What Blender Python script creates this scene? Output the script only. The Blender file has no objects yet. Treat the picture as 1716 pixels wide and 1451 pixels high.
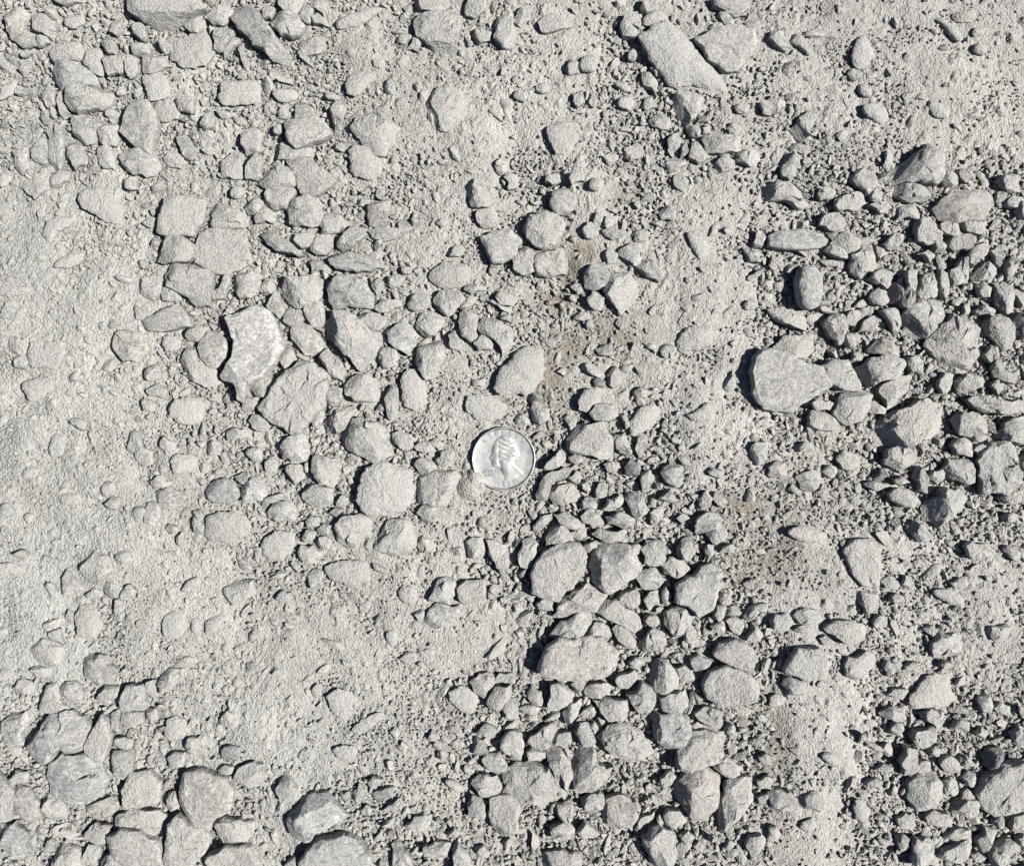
import bpy, math, random
import numpy as np
from mathutils import Vector, Matrix

# ------------------------------------------------------------------ camera, sky, sun
S = 0.2257                      # millimetres on the ground per photograph pixel
CX, CY = 858.0, 725.5           # photograph centre
DIST = 325.0                    # lens height above the ground, mm
MM = 0.001
SUN_AZ, SUN_EL = -4.0, 49.0     # where the sun stands: to the right, mid height

scene = bpy.context.scene
col = scene.collection
cam_d = bpy.data.cameras.new("camera")
cam = bpy.data.objects.new("camera", cam_d)
col.objects.link(cam)
cam_d.sensor_fit = 'HORIZONTAL'
cam_d.angle = 2 * math.atan(1716 * S / 2 / DIST)
cam_d.clip_start, cam_d.clip_end = 0.01, 50.0
cam.location = (0, 0, DIST * MM)
scene.camera = cam

world = bpy.data.worlds.new("World")
scene.world = world
world.use_nodes = True
wt = world.node_tree
sky = wt.nodes.new("ShaderNodeTexSky")
sky.sky_type = 'NISHITA'
sky.sun_disc = False
sky.altitude = 1500
sky.air_density = 0.5
sky.dust_density = 1.0
sky.sun_elevation = math.radians(SUN_EL)
sky.sun_rotation = math.radians(90 - SUN_AZ)
bg = wt.nodes["Background"]
wt.links.new(sky.outputs[0], bg.inputs[0])
bg.inputs[1].default_value = 0.05

sun_d = bpy.data.lights.new("sun", 'SUN')
sun_d.energy = 5.0
sun_d.angle = math.radians(0.5)
sun_d.color = (1.0, 0.968, 0.915)
sun = bpy.data.objects.new("sun", sun_d)
col.objects.link(sun)
_a, _e = math.radians(SUN_AZ), math.radians(SUN_EL)
sun.rotation_euler = Vector((math.cos(_a) * math.cos(_e), math.sin(_a) * math.cos(_e), math.sin(_e))).to_track_quat('Z', 'Y').to_euler()

vs = scene.view_settings
vs.view_transform = 'Standard'
vs.look = 'None'
vs.exposure = 1.43
vs.gamma = 1.0
vs.use_curve_mapping = False
scene.render.engine = 'CYCLES'

rng = np.random.default_rng(7)

# ------------------------------------------------------------------ the stones as traced: tile origin, then id, height, look, outline
DATA = """
A 0 0
1 11 af 880,0 860,-60 1320,-60 1340,0 1380,65 1250,120 1165,190 1000,165 880,80
2 6 po 0,90 70,50 160,65 200,100 165,170 155,220 80,270 55,215 45,150
3 6 n 205,120 300,95 370,150 385,230 350,275 290,225 225,205
4 4 bk 430,110 560,95 570,170 490,205 430,170
5 5 n 95,270 160,200 235,235 255,310 150,320
6 - n 250,230 310,235 330,290 260,320
7 6 br 325,385 355,310 480,275 570,310 545,415 480,400 420,400 360,440
8 10 m 355,470 425,385 545,440 640,520 650,580 460,590 430,610 370,560
9 11 a 460,590 560,570 650,580 735,600 760,660 690,735 530,760 465,720
10 4 b 545,420 585,325 685,310 690,400 705,520 645,515
11 - a 685,300 710,235 780,300 780,370 720,360
12 6 n 680,410 720,375 850,385 835,490 730,505
13 6 n 840,420 870,370 920,385 925,480 880,530 840,490
14 - n 880,320 910,270 995,300 990,375 900,375
15 6 n 960,370 1080,365 1130,440 1040,490 960,490
16 - n 1060,290 1110,250 1150,300 1180,360 1110,365
17 5 n 1215,175 1290,120 1370,130 1360,200 1290,220
18 7 p 1370,120 1440,65 1530,40 1560,70 1520,160 1430,165
19 10 ds 1535,120 1570,40 1660,20 1740,90 1830,220 1920,350 1890,420 1790,370 1700,300 1600,210
20 - n 1440,210 1530,180 1570,240 1500,350 1440,340
21 - n 1470,370 1590,245 1610,270 1500,395
22 - n 1595,300 1630,280 1665,400 1670,480 1630,460
23 6 b 1120,290 1130,240 1230,250 1300,220 1420,220 1430,330 1430,430 1300,470 1200,450 1140,390
24 4 b 960,500 1090,480 1150,600 1120,660 1010,690 970,600
25 5 n 285,620 310,565 395,595 380,700 320,720
26 5 n 380,690 410,620 450,620 460,750 480,780 430,790
27 8 af 830,850 870,730 900,690 1000,690 1060,780 1050,900 1020,1045 930,1000 810,890
28 4 b 1010,690 1130,660 1200,720 1210,790 1070,830
29 - k 1170,680 1230,650 1310,650 1300,760 1200,740
30 - n 1340,830 1370,770 1430,770 1430,860 1370,880
31 - p 1445,740 1540,750 1540,790 1490,800
32 5 bp 1460,600 1500,550 1620,535 1715,540 1760,580 1760,680 1700,700 1520,715 1470,680
33 6 n 490,780 560,760 680,800 690,850 620,960 560,970 490,890
34 6 p 645,870 720,830 800,850 805,930 770,980 690,970 650,950
35 5 n 640,970 740,980 770,1060 770,1140 700,1130 650,1040
36 7 m 805,1060 870,1000 1020,1010 1080,1090 1070,1150 980,1190 860,1150
37 6 n 310,880 360,850 425,860 430,1000 400,1140 330,1145
38 5 n 200,1010 290,920 320,990 320,1130 230,1080
39 5 n 440,970 500,920 560,990 590,1100 500,1140 440,1060
40 5 n 85,1010 130,970 190,1000 190,1120 140,1175 105,1140
41 5 a 145,1260 260,1180 330,1150 330,1260 240,1335
42 5 n 330,1200 380,1140 470,1130 470,1180 400,1250 340,1270
43 4 n 1100,1060 1170,1010 1225,1060 1210,1130 1120,1120
44 4 n 1180,920 1250,920 1320,1030 1290,1080 1220,1040
45 7 n 1620,900 1700,860 1760,900 1760,1010 1650,1040
46 5 n 1480,1100 1560,1020 1640,1040 1620,1200 1500,1190
47 - r 1535,1290 1570,1250 1640,1260 1640,1320 1560,1340
48 6 n 1420,1410 1500,1350 1590,1400 1620,1440 1640,1500 1440,1500
49 6 b 540,1400 530,1280 680,1230 810,1330 830,1530 700,1480
50 - p 840,1260 830,1200 920,1190 920,1270
51 5 n 360,0 380,-40 560,-30 575,5 490,20 390,25
52 - n 1640,1380 1700,1330 1760,1340 1760,1430 1660,1440
53 - n 1650,1130 1700,1020 1760,1060 1760,1200 1650,1200
54 4 bp 0,1150 70,1170 80,1220 0,1280
55 - r 130,350 200,330 210,370 150,395
56 4 bp 0,600 60,550 120,510 90,640 0,690
57 - n 860,170 930,150 980,200 985,275 900,240
58 - n 720,200 780,140 830,200 780,240
B 429 0
1 11 q 95,150 150,50 200,55 330,170 310,210 240,260 170,240
2 7 n 150,30 170,-40 330,-40 310,40 270,100 230,70
3 6 n 20,80 60,35 130,50 100,130 50,130
4 5 n 290,110 340,20 390,60 380,110 360,160 330,150
5 5 n 350,50 400,0 480,20 460,80
6 5 n 370,110 470,110 500,180 380,165
7 6 b 530,150 580,120 800,40 870,50 720,160 600,200 540,200
8 9 n 1060,30 1090,-60 1270,-50 1300,40 1180,80 1110,70
9 9 t 1065,170 1110,100 1200,60 1330,70 1380,110 1340,290 1290,350 1200,345 1110,270
10 7 n 1400,40 1440,-30 1530,0 1540,70 1470,120 1410,100
11 8 n 1600,160 1640,100 1720,110 1720,300 1650,320 1590,250
12 5 n 1440,230 1500,190 1580,200 1580,260 1490,290
13 - n 1010,330 1060,240 1110,290 1080,345
14 - n 940,260 1010,230 1050,240 1000,300
15 6 bk 585,570 630,480 780,470 790,520 730,600 680,660 620,640
16 - n 845,580 890,520 930,570 930,640 880,625
17 - n 775,410 810,385 850,420 830,460 790,450
18 7 t 1070,660 1180,600 1380,600 1440,680 1400,800 1280,880 1200,860 1100,760
19 12 pf 205,850 240,820 420,790 490,870 500,910 440,950 270,1000 210,940
20 5 n 250,770 280,700 380,730 400,790 250,820
21 6 n 495,710 550,680 600,720 580,830 570,890 520,890
22 7 r 110,870 150,830 190,860 170,910 120,905
23 8 n 630,850 680,780 850,740 970,870 930,960 860,1040 790,1040 700,930
24 7 b 610,1030 650,980 760,980 850,1080 850,1180 740,1220 640,1170
25 8 n 60,1140 180,1110 240,1130 265,1240 170,1280 60,1270 10,1220
26 7 f 200,1070 370,1060 420,1120 530,1220 500,1260 380,1320 300,1300 270,1200
27 8 n 50,1380 110,1250 200,1250 270,1290 200,1400 110,1410
28 8 n 205,1400 240,1340 400,1320 450,1420 440,1500 230,1500
29 5 n 120,970 160,950 390,1000 380,1060 200,1070 120,1050
30 9 a 740,1450 760,1360 900,1340 910,1400 880,1500 760,1520
31 10 a 1390,1280 1430,1200 1500,1210 1610,1310 1560,1390 1440,1380
32 5 q 1600,1100 1640,1060 1700,1080 1690,1150 1650,1175 1610,1150
33 7 n 1480,1420 1570,1390 1620,1440 1600,1500 1490,1500
34 6 n 1660,1190 1715,1160 1760,1180 1740,1270 1690,1270
35 - n 800,1320 820,1260 870,1290 860,1345
36 6 n 0,1390 60,1380 130,1430 120,1500 0,1500
37 - n 1440,830 1480,780 1510,810 1460,860
38 - b 450,660 500,610 570,650 540,680
40 - n 510,1000 540,960 600,970 590,1020
41 5 n 270,350 300,260 400,250 470,290 440,350 330,380
42 4 bp 100,600 280,600 280,680 140,690
C 858 0
1 8 qf 1225,265 1330,215 1490,175 1600,200 1645,270 1610,360 1510,480 1430,480 1320,390
2 14 b 840,270 930,180 1060,170 1180,260 1300,390 1450,530 1450,610 1330,600 1200,590 1080,600 1000,500 920,440
3 9 a 725,190 760,90 840,85 860,170 840,250 740,245
4 7 n 860,50 880,0 1000,-10 960,60 900,90
5 6 br 870,180 880,110 980,70 1040,110 1060,165 930,180
6 6 p 0,130 60,60 125,40 110,130 60,180
7 7 k 175,150 260,100 380,110 390,180 260,215 190,200
8 8 n 1340,0 1600,-10 1560,70 1490,110 1390,60
9 6 p 1380,110 1410,60 1480,130 1490,175 1420,165
10 - k 1310,190 1360,155 1430,180 1330,215
11 6 n 1560,190 1570,150 1640,130 1680,170 1650,220
12 7 r 445,440 480,370 560,380 580,440 540,490 470,480
13 6 n 355,470 380,400 440,420 450,490 380,500
14 5 r 770,370 810,325 845,370 820,420 780,410
15 6 r 155,580 230,550 250,600 220,635 165,615
16 6 r 0,640 50,600 110,640 90,690 20,670
17 5 n 415,640 470,600 490,690 440,720 410,680
18 5 n 510,690 540,640 580,680 550,720
19 5 b 670,570 740,550 810,600 770,630
20 6 n 710,680 770,640 820,690 790,740 720,720
21 4 bp 220,890 280,820 480,800 440,960 350,1070 280,1020
22 5 p 920,460 1030,450 1030,500 970,510
23 9 n 1080,640 1220,610 1300,650 1250,760 1170,840 1110,760
24 8 p 1045,930 1110,890 1130,980 1070,1060 1040,1010
25 6 d 1130,1000 1170,950 1190,1030 1130,1060
26 8 n 1180,1060 1210,950 1260,960 1330,1060 1250,1100
27 8 n 1270,930 1330,910 1540,920 1540,1000 1430,1020 1310,1020
28 7 n 1160,850 1250,830 1260,910 1190,920
29 6 p 1020,1100 1060,1070 1180,1100 1060,1160
30 7 n 1080,1200 1130,1160 1190,1220 1150,1280 1090,1250
31 - n 890,660 940,640 980,720 890,740
32 6 n 870,500 930,480 980,560 960,630 880,580
33 - n 850,800 890,770 900,840 860,835
34 5 n 910,800 1000,765 1060,800 1050,870 940,850
35 7 n 220,1220 240,1170 310,1165 330,1220 270,1245
36 9 p 380,1190 400,1150 470,1155 490,1220 400,1245
37 7 r 505,1240 540,1195 600,1200 600,1270 540,1290
38 7 r 245,1370 270,1280 380,1265 440,1340 420,1410 330,1450 270,1430
39 - n 1490,720 1530,690 1600,710 1570,760 1510,755
40 - n 1660,690 1715,680 1760,720 1740,780 1680,760
41 5 n 1440,870 1490,820 1540,870 1500,920
42 6 p 1500,1020 1600,1000 1660,1050 1600,1120 1500,1080
43 6 n 1350,1100 1430,1040 1500,1080 1480,1130 1390,1160
44 5 k 750,1010 830,960 880,980 880,1060 800,1080 750,1060
45 - n 600,1050 680,1010 720,1060 660,1110
46 - r 810,1370 840,1345 870,1370 850,1410
47 6 n 985,1420 1040,1380 1100,1420 1080,1480 1000,1470
D 1287 0
1 16 a 805,1170 850,1110 990,1030 1100,940 1150,1000 1170,1120 1160,1230 1050,1220 930,1205 840,1220
2 8 n 840,1260 900,1220 1000,1240 1090,1320 1040,1360 920,1350 850,1310
3 9 n -40,1290 0,1230 60,1210 150,1240 230,1320 300,1390 190,1400 60,1350 0,1350
4 7 n 450,1340 540,1300 640,1290 670,1360 620,1400 500,1410 450,1390
5 8 n 560,1180 640,1130 710,1170 720,1260 660,1310 590,1250
6 6 n 670,1380 750,1350 820,1370 800,1420 740,1430
7 6 n 680,1300 720,1270 770,1290 770,1350 690,1340
8 6 n 330,1300 400,1260 460,1290 430,1330 350,1340
10 8 d 80,1110 120,1010 200,1040 190,1180 140,1210 90,1180
11 9 k 1110,1400 1200,1320 1370,1280 1460,1300 1500,1380 1440,1480 1200,1500
12 7 n 1170,1210 1190,1150 1270,1180 1270,1230 1190,1250
13 6 n 1260,1150 1330,1130 1370,1180 1330,1230
14 7 n 1530,1210 1580,1170 1680,1200 1690,1280 1600,1290
15 7 n 1590,1350 1640,1310 1710,1330 1680,1390 1600,1390
16 7 b 555,350 580,280 640,240 720,350 730,430 620,460 560,440
17 8 b 610,720 680,690 800,720 830,800 760,830 650,790
18 7 b 1065,720 1090,660 1150,680 1230,770 1180,800 1090,780
19 6 b 1110,130 1160,110 1280,200 1310,270 1270,300 1220,250 1180,190
20 6 b 1360,330 1390,290 1470,310 1470,370 1400,370
21 4 b 1360,250 1370,180 1500,190 1400,250
22 8 n 0,270 20,200 60,190 170,320 130,350 60,310
23 6 n 130,270 190,230 290,310 270,370 210,320
24 6 b 600,580 640,550 700,620 680,660 610,640
25 5 n 540,480 580,460 640,490 600,540 550,530
26 6 p 0,680 70,660 130,710 50,770 0,770
27 9 n 150,860 210,780 330,720 300,850 230,950
29 - p 1000,650 1030,620 1070,640 1050,670
30 6 n 870,1400 960,1370 1030,1420 1010,1470 870,1470
31 8 n 1660,1420 1715,1350 1760,1380 1740,1470
E 0 363
1 11 a 1060,260 1080,190 1100,140 1200,135 1300,190 1310,250 1280,295 1160,310 1060,300
2 8 f 1060,110 1080,0 1110,-110 1180,-140 1390,-110 1370,-10 1300,130 1190,135 1100,130
3 11 a 1100,390 1160,320 1280,310 1420,370 1430,430 1400,590 1330,600 1230,530 1120,430
4 5 f 1310,190 1340,110 1440,80 1640,90 1660,200 1690,290 1640,330 1540,390 1420,370 1310,310
5 6 b 1410,60 1430,10 1600,-40 1670,20 1650,85 1450,80
6 8 n 1430,500 1490,390 1540,390 1530,470 1500,560 1430,560
7 7 n 1570,460 1580,390 1690,370 1760,390 1760,480 1690,540 1620,550
8 8 apf 950,690 1060,650 1210,590 1250,660 1290,740 1180,755 1060,765 970,740
9 5 n 925,480 980,410 1080,400 1080,470 1050,550 960,570
10 5 n 1070,520 1100,470 1190,490 1220,560 1100,570
11 4 n 870,630 900,590 990,640 1020,660 930,690
12 15 qf 1520,690 1600,640 1720,600 1800,640 1880,800 1880,900 1830,1000 1790,1070 1700,1100 1650,1160 1640,1230 1600,1210 1590,1120 1480,1070 1560,950 1580,830
14 9 p 1330,880 1380,800 1440,760 1510,820 1530,900 1500,990 1440,1015 1350,940
15 6 k 1215,960 1240,870 1310,870 1340,950 1440,1020 1480,1110 1380,1140 1270,1080
16 6 n 1240,790 1320,730 1390,740 1390,800 1330,850 1260,830
17 8 po 765,880 785,770 850,740 900,780 970,785 1000,880 930,970 830,970
19 5 apf 210,850 420,850 430,950 380,1025 300,1005 220,1010 195,940
20 4 n 30,860 30,810 100,800 200,860 190,915 60,905
21 4 b 0,470 150,460 250,470 200,510 90,545 0,540
22 5 b 350,330 420,270 560,220 570,280 480,350 400,355
23 5 bp 130,1130 230,1080 390,1080 400,1130 300,1210 220,1250
24 5 bp 1130,1280 1180,1210 1330,1200 1380,1290 1340,1390 1230,1400 1150,1350
25 5 n 980,1160 1060,1120 1120,1160 1110,1220 1010,1200
26 5 n 930,1260 980,1210 1050,1260 1020,1310 950,1300
27 - n 970,1050 1000,990 1080,1000 1060,1090 1000,1100
28 - n 470,1370 500,1350 590,1380 560,1440 520,1430
29 - n 100,960 150,920 190,940 170,1030 110,1020
30 - n 0,620 60,580 120,620 100,670 10,680
31 7 n 1660,1160 1700,1090 1820,1060 1850,1130 1790,1200 1720,1210
32 7 n 1665,1370 1700,1320 1790,1360 1800,1440 1720,1440
33 5 n 1620,1300 1640,1230 1740,1210 1760,1260 1680,1310
34 - n 930,340 940,290 1000,285 990,350
36 - n 720,740 750,690 810,700 790,750
37 - n 640,740 680,700 720,720 700,760
38 4 b 1080,860 1110,790 1210,800 1210,880 1120,920
39 5 n 1520,1440 1580,1410 1680,1430 1690,1500 1530,1500
40 6 bp 280,130 330,0 470,0 480,60 390,100 340,190
F 429 363
1 10 s 30,130 60,100 160,130 250,190 320,260 290,275 180,240 80,190
2 7 n 255,170 290,110 390,120 420,170 380,210 310,215
3 7 n 365,220 420,130 520,120 520,190 480,260 400,260
4 7 n 420,30 480,-20 580,0 600,60 540,110 440,115
5 8 n 540,190 590,110 650,60 720,80 740,130 660,190 600,230 550,220
6 9 n 480,270 560,240 700,260 800,280 830,340 770,370 650,365 540,350 500,320
7 5 n 750,100 830,60 960,80 960,130 860,165 780,140
8 5 n 740,30 770,-20 870,-10 890,30 800,55
9 10 m 475,480 540,400 640,400 720,440 790,530 780,620 620,600 530,630 490,560
10 8 t 160,540 200,420 330,390 460,420 470,480 420,570 300,610 200,590
11 7 n 320,620 440,570 460,680 440,770 380,740 330,680
12 6 n 180,680 200,630 300,620 320,690 240,740
13 14 n 460,700 540,640 640,660 720,700 820,770 850,830 800,920 700,1035 640,960 580,910 490,820
14 8 n 660,680 740,640 880,670 870,720 820,770 720,720
15 6 n 790,600 850,550 960,560 980,600 900,640 820,640
16 6 r 1020,580 1050,520 1130,510 1175,560 1170,610 1080,640 1020,620
17 7 n 1190,560 1240,510 1340,500 1400,540 1350,610 1300,670 1210,610
18 6 n 1350,590 1410,540 1500,540 1440,600 1370,620
19 6 n 1395,490 1440,450 1540,470 1550,490 1440,520
20 6 b 1130,390 1220,320 1330,290 1440,350 1440,430 1390,490 1280,490 1190,470
21 10 pf 1500,140 1600,100 1715,100 1780,170 1740,260 1650,320 1580,310 1540,220
22 7 n 235,760 280,710 370,740 450,830 450,890 380,930 250,830
23 8 n 410,940 480,880 560,960 605,1040 580,1095 520,1080
24 11 tf 30,1280 100,1180 180,1070 290,980 390,1000 500,1080 480,1180 450,1280 400,1330 310,1440 230,1440 130,1380 50,1330
25 10 n 590,1170 630,1080 690,1050 800,1080 830,1170 820,1240 690,1245
26 7 rt 820,940 840,880 920,870 970,930 940,1000 880,1030 830,1000
27 8 n 880,760 970,710 1040,720 1050,800 1080,850 1020,930 940,890 890,840
28 7 n 1070,740 1090,660 1180,640 1265,690 1240,750 1200,800 1110,800
29 8 n 1070,930 1120,860 1250,830 1260,930 1210,1070 1140,1090 1080,1000
30 7 b 960,1070 1030,1000 1100,1040 1140,1110 1150,1250 1100,1310 1000,1290 970,1180
31 7 p 880,1150 910,1130 950,1150 960,1240 950,1330 900,1365 880,1330
32 7 n 1360,700 1380,620 1480,650 1480,720 1490,800 1440,840 1370,770
33 8 n 1480,740 1530,680 1600,670 1650,720 1715,740 1715,900 1650,920 1600,830 1500,780
34 6 n 1460,850 1510,790 1600,840 1580,900 1490,900
35 11 bs 1560,1150 1620,1040 1720,920 1820,860 1920,900 1960,1000 1920,1080 1880,1150 1800,1200 1650,1210 1580,1190
36 4 b 1380,1220 1500,1180 1650,1220 1700,1300 1600,1370 1450,1370
37 7 n 150,950 170,890 230,880 270,950 200,1020
39 9 t 450,1380 500,1340 640,1260 680,1300 620,1380 560,1450 470,1450
40 5 n 460,1330 500,1290 580,1270 540,1330
41 8 n 470,1240 510,1130 580,1150 580,1230 520,1280
43 6 n 370,1360 420,1290 460,1300 440,1390 390,1410
44 - r 970,340 1010,330 1050,350 1030,390 980,390
45 - n 1280,230 1350,190 1400,210 1380,260 1300,270
46 - n 1200,40 1250,10 1280,50 1240,80
47 5 n 870,460 890,400 960,390 1000,430 930,490
49 6 n 350,300 400,280 450,300 440,360 370,380
50 6 n 20,500 60,420 130,460 120,520 50,530
51 6 n 70,590 130,500 160,560 200,640 160,690 100,640
52 - n 1290,790 1330,760 1380,830 1350,900 1290,870
53 - p 1450,1100 1540,1070 1530,1140 1450,1140
54 - n 1640,690 1680,650 1720,670 1710,710
55 6 n 1600,540 1640,500 1715,510 1760,560 1710,600 1640,590
56 5 n 1550,570 1590,560 1715,620 1700,650 1640,620
58 - n 770,460 830,410 860,470 810,530
59 - n 1500,60 1520,0 1620,-20 1610,60
G 858 363
1 12 rt 80,60 110,0 200,-40 330,0 350,60 330,150 260,215 160,205 100,140
2 9 t 160,230 340,210 380,300 370,380 300,390 160,390
3 8 n 0,280 60,220 150,230 155,370 90,400 10,350
4 10 m 475,410 540,320 620,310 650,380 640,460 540,500 490,470
5 11 n 640,440 660,380 760,350 830,420 840,520 800,600 720,670 660,560 610,500
6 9 p 500,550 540,500 610,530 620,590 590,630 520,600
7 - p 410,690 460,640 520,680 480,700
8 7 n 470,90 510,30 560,50 580,120 540,150 490,140
9 6 n 600,100 660,70 760,90 750,135 640,140
10 - n 600,60 630,0 700,0 710,50 640,80
11 7 p 720,220 810,170 850,240 860,330 800,310
12 8 n 860,300 930,280 1030,370 990,440 900,400 840,340
13 6 n 600,260 660,220 710,240 700,310 640,320
14 6 b 1160,110 1240,110 1330,180 1310,260 1270,310 1200,210
15 7 p 1545,200 1600,220 1690,260 1650,310 1580,300
16 7 b 1100,800 1160,740 1300,740 1370,790 1330,860 1250,900 1110,910
17 5 n 990,880 1060,840 1110,890 1070,950 1000,930
18 - n 890,870 930,850 990,880 960,920
19 6 d 560,890 620,850 680,860 660,940 580,930
20 6 n 460,1000 500,980 600,1020 630,1080 550,1070 480,1030
21 7 k 640,1060 690,1000 760,1050 740,1120 680,1150 640,1120
22 - oD 540,1100 580,1075 625,1100 610,1145 550,1140
23 9 n 445,1230 500,1150 560,1150 600,1230 550,1260 510,1310 450,1290
24 10 n 515,1320 560,1260 680,1250 715,1330 660,1370 550,1360
25 7 n 120,1280 160,1240 250,1290 250,1360 190,1400 130,1350
26 6 n 810,1170 860,1140 930,1180 900,1215 830,1200
27 7 b 780,1400 830,1290 940,1240 1000,1300 960,1400 870,1450 790,1480
28 - n 10,1340 60,1320 120,1360 100,1400 30,1390
29 6 n 340,1350 370,1320 440,1340 430,1400 390,1430
31 5 b 1150,1330 1210,1320 1300,1240 1380,1270 1350,1370 1220,1380
32 - p 300,1040 340,1010 370,1050 350,1070
34 - n 1530,600 1590,560 1640,600 1580,630
35 6 n 420,1430 500,1360 570,1410 540,1480 440,1500
36 6 n 720,1330 760,1320 790,1390 760,1430
37 5 n 540,30 570,-30 610,0 590,90
38 - n 820,130 860,90 920,110 900,160 830,170
39 - n 390,470 440,440 480,500 440,520
41 6 n 1560,410 1640,370 1700,340 1660,400 1580,440
42 7 p 1610,200 1640,90 1680,110 1670,210
H 1287 363
1 9 f 0,140 60,100 200,90 340,120 390,170 340,215 200,230 60,220 0,200
2 9 n 340,60 360,0 490,-20 500,40 480,90 390,85
3 13 r 180,400 220,340 310,340 360,430 350,540 320,620 240,630 190,560
4 8 p 370,230 410,195 550,240 520,290 470,280
5 8 n 415,180 470,120 550,95 620,140 620,210 550,240 450,215
6 9 t 550,260 640,200 730,240 730,330 700,370 620,430 560,380
7 7 n 660,420 720,370 780,340 820,370 830,460 790,485
8 9 t 980,90 1000,20 1080,10 1160,110 1150,170 1060,195 1000,160
9 8 dk 1190,160 1270,130 1380,130 1360,210 1250,235 1200,210
10 8 p 1340,260 1380,200 1480,180 1460,260 1380,330 1345,310
11 10 p 990,540 1010,430 1070,370 1115,370 1135,510 1100,550 1010,560
12 11 n 890,600 920,470 930,370 1010,360 990,440 960,540 940,620
13 8 d 810,520 830,450 900,400 910,480 880,590 820,580
14 9 n 1140,430 1160,350 1200,380 1210,510 1180,560 1150,510
15 10 ds 900,660 970,590 1110,570 1190,610 1200,680 1130,760 1010,835 920,770
16 12 tk 1055,850 1130,770 1210,690 1240,650 1340,650 1390,730 1400,900 1380,1020 1290,1010 1170,980 1080,900
17 10 n 1450,720 1500,670 1570,670 1640,770 1640,870 1570,910 1530,840
18 9 D 1610,690 1680,640 1760,650 1760,820 1690,830
19 9 n 0,620 100,600 180,640 260,680 250,770 160,740 60,700
20 9 k 370,720 420,660 500,670 530,740 500,830 470,870 400,800
21 8 rp 500,810 540,775 585,810 580,890 530,880
22 8 n 30,880 100,800 310,800 320,900 250,950 80,930
23 13 apf -110,960 -60,890 0,890 200,960 340,1010 400,1130 280,1220 170,1300 40,1300 -30,1280 -90,1190
24 11 pf 340,1020 420,960 530,960 570,1050 610,1150 490,1165 400,1120
25 14 t 590,1010 680,950 760,930 900,960 935,1010 900,1080 800,1100 690,1135 620,1100
26 9 n 660,900 720,830 810,820 880,890 870,950 760,930
27 10 n 740,1170 800,1110 950,1060 950,1130 870,1260 800,1300 780,1220
28 11 n 430,1310 490,1180 600,1150 690,1190 700,1250 600,1370 520,1400
29 16 tk 720,1420 800,1330 900,1300 1060,1220 1150,1260 1160,1380 1090,1480 950,1540 800,1560 710,1480
30 9 n 270,1350 300,1300 380,1310 480,1400 470,1440 340,1430 270,1400
31 7 n 640,1280 700,1230 790,1290 780,1330 690,1330
32 7 n 290,1240 340,1220 440,1250 410,1300 320,1300
33 11 n 1340,1230 1400,1200 1560,1230 1715,1230 1760,1300 1560,1330 1440,1310 1380,1280
34 10 n 1240,1360 1370,1310 1460,1340 1460,1440 1400,1500 1290,1470
35 11 n 1530,1440 1600,1370 1715,1340 1760,1400 1760,1520 1540,1500
36 8 n 930,950 990,930 1050,1010 1030,1060 950,1030
37 8 t 1250,1100 1320,1050 1430,1070 1440,1140 1360,1170 1280,1190
38 8 n 1130,1130 1180,1040 1250,1060 1220,1160 1170,1190
39 7 n 1490,1130 1540,1090 1580,1150 1540,1200
40 8 n 1500,1020 1540,930 1570,1000 1660,1060 1640,1120 1520,1080
41 7 n 670,540 740,480 790,500 810,570 760,600 690,580
42 7 n 640,700 700,660 740,700 700,770 600,780
43 8 p 750,630 860,620 890,680 880,790 830,760 800,690
44 7 n 520,720 540,640 600,620 640,670 580,740
45 6 n 540,980 570,910 640,920 620,970
46 7 n 1440,930 1490,860 1540,900 1500,980
47 8 t 1350,400 1420,340 1500,280 1530,350 1500,420 1380,430
48 7 n 1490,230 1540,200 1570,250 1560,340 1520,320
49 7 n 1380,630 1440,590 1520,620 1500,670 1400,660
50 8 t 1210,360 1300,280 1350,360 1330,450 1230,470
51 8 n 1520,460 1570,440 1650,540 1640,620 1590,660 1530,560
52 8 n 1620,480 1690,500 1740,560 1700,610
53 7 p 1100,170 1160,150 1190,200 1170,250 1120,240
54 7 n 1390,470 1440,440 1510,490 1510,540 1430,540
55 6 n 0,330 20,260 90,280 100,330 40,360
56 7 t 1290,30 1400,0 1460,60 1430,120 1330,100
57 7 k 1140,60 1200,10 1280,60 1280,130 1200,120
58 6 n 990,250 1070,220 1120,260 1090,310
59 6 n 720,200 760,210 790,250 750,285
60 7 n 1590,360 1610,300 1650,240 1660,310 1610,430
61 7 n 760,180 830,120 910,130 880,190 820,230
I 0 726
1 4 b 330,100 340,0 440,0 440,140 380,155 340,150
2 4 n 860,60 870,0 940,0 960,90 900,150 860,120
3 5 n 910,150 950,90 1030,120 1030,200 960,220
4 4 n 1060,60 1100,20 1170,60 1180,130 1130,160 1080,100
5 5 n 1010,320 1080,280 1150,330 1140,365 1040,365
6 7 q 1015,400 1140,360 1235,400 1230,470 1080,510 1040,470
7 6 p 960,540 980,460 1040,460 1080,520 1060,590 970,590
8 5 n 895,540 920,480 960,490 950,590 905,580
9 6 dr 1370,370 1430,315 1530,300 1600,370 1600,450 1480,475 1400,450
10 5 b 1140,210 1160,140 1280,130 1330,180 1290,260 1170,280
11 8 br 1370,640 1390,550 1500,510 1640,540 1680,640 1600,730 1450,740 1380,700
12 5 n 1285,610 1300,560 1370,620 1360,690 1310,670
13 5 p 1290,530 1340,510 1370,550 1340,590
14 5 n 700,470 750,410 810,440 790,510 720,510
15 4 n 690,370 720,310 770,320 760,400 700,430
16 6 a 550,900 580,820 620,740 690,770 740,860 760,920 680,960 600,1010 560,960
17 5 a 425,1000 460,890 530,1000 570,1050 450,1090
18 5 p 575,1080 630,1035 690,1060 680,1100 600,1110
19 6 n 685,1020 720,990 800,1020 790,1090 730,1110 690,1060
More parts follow.
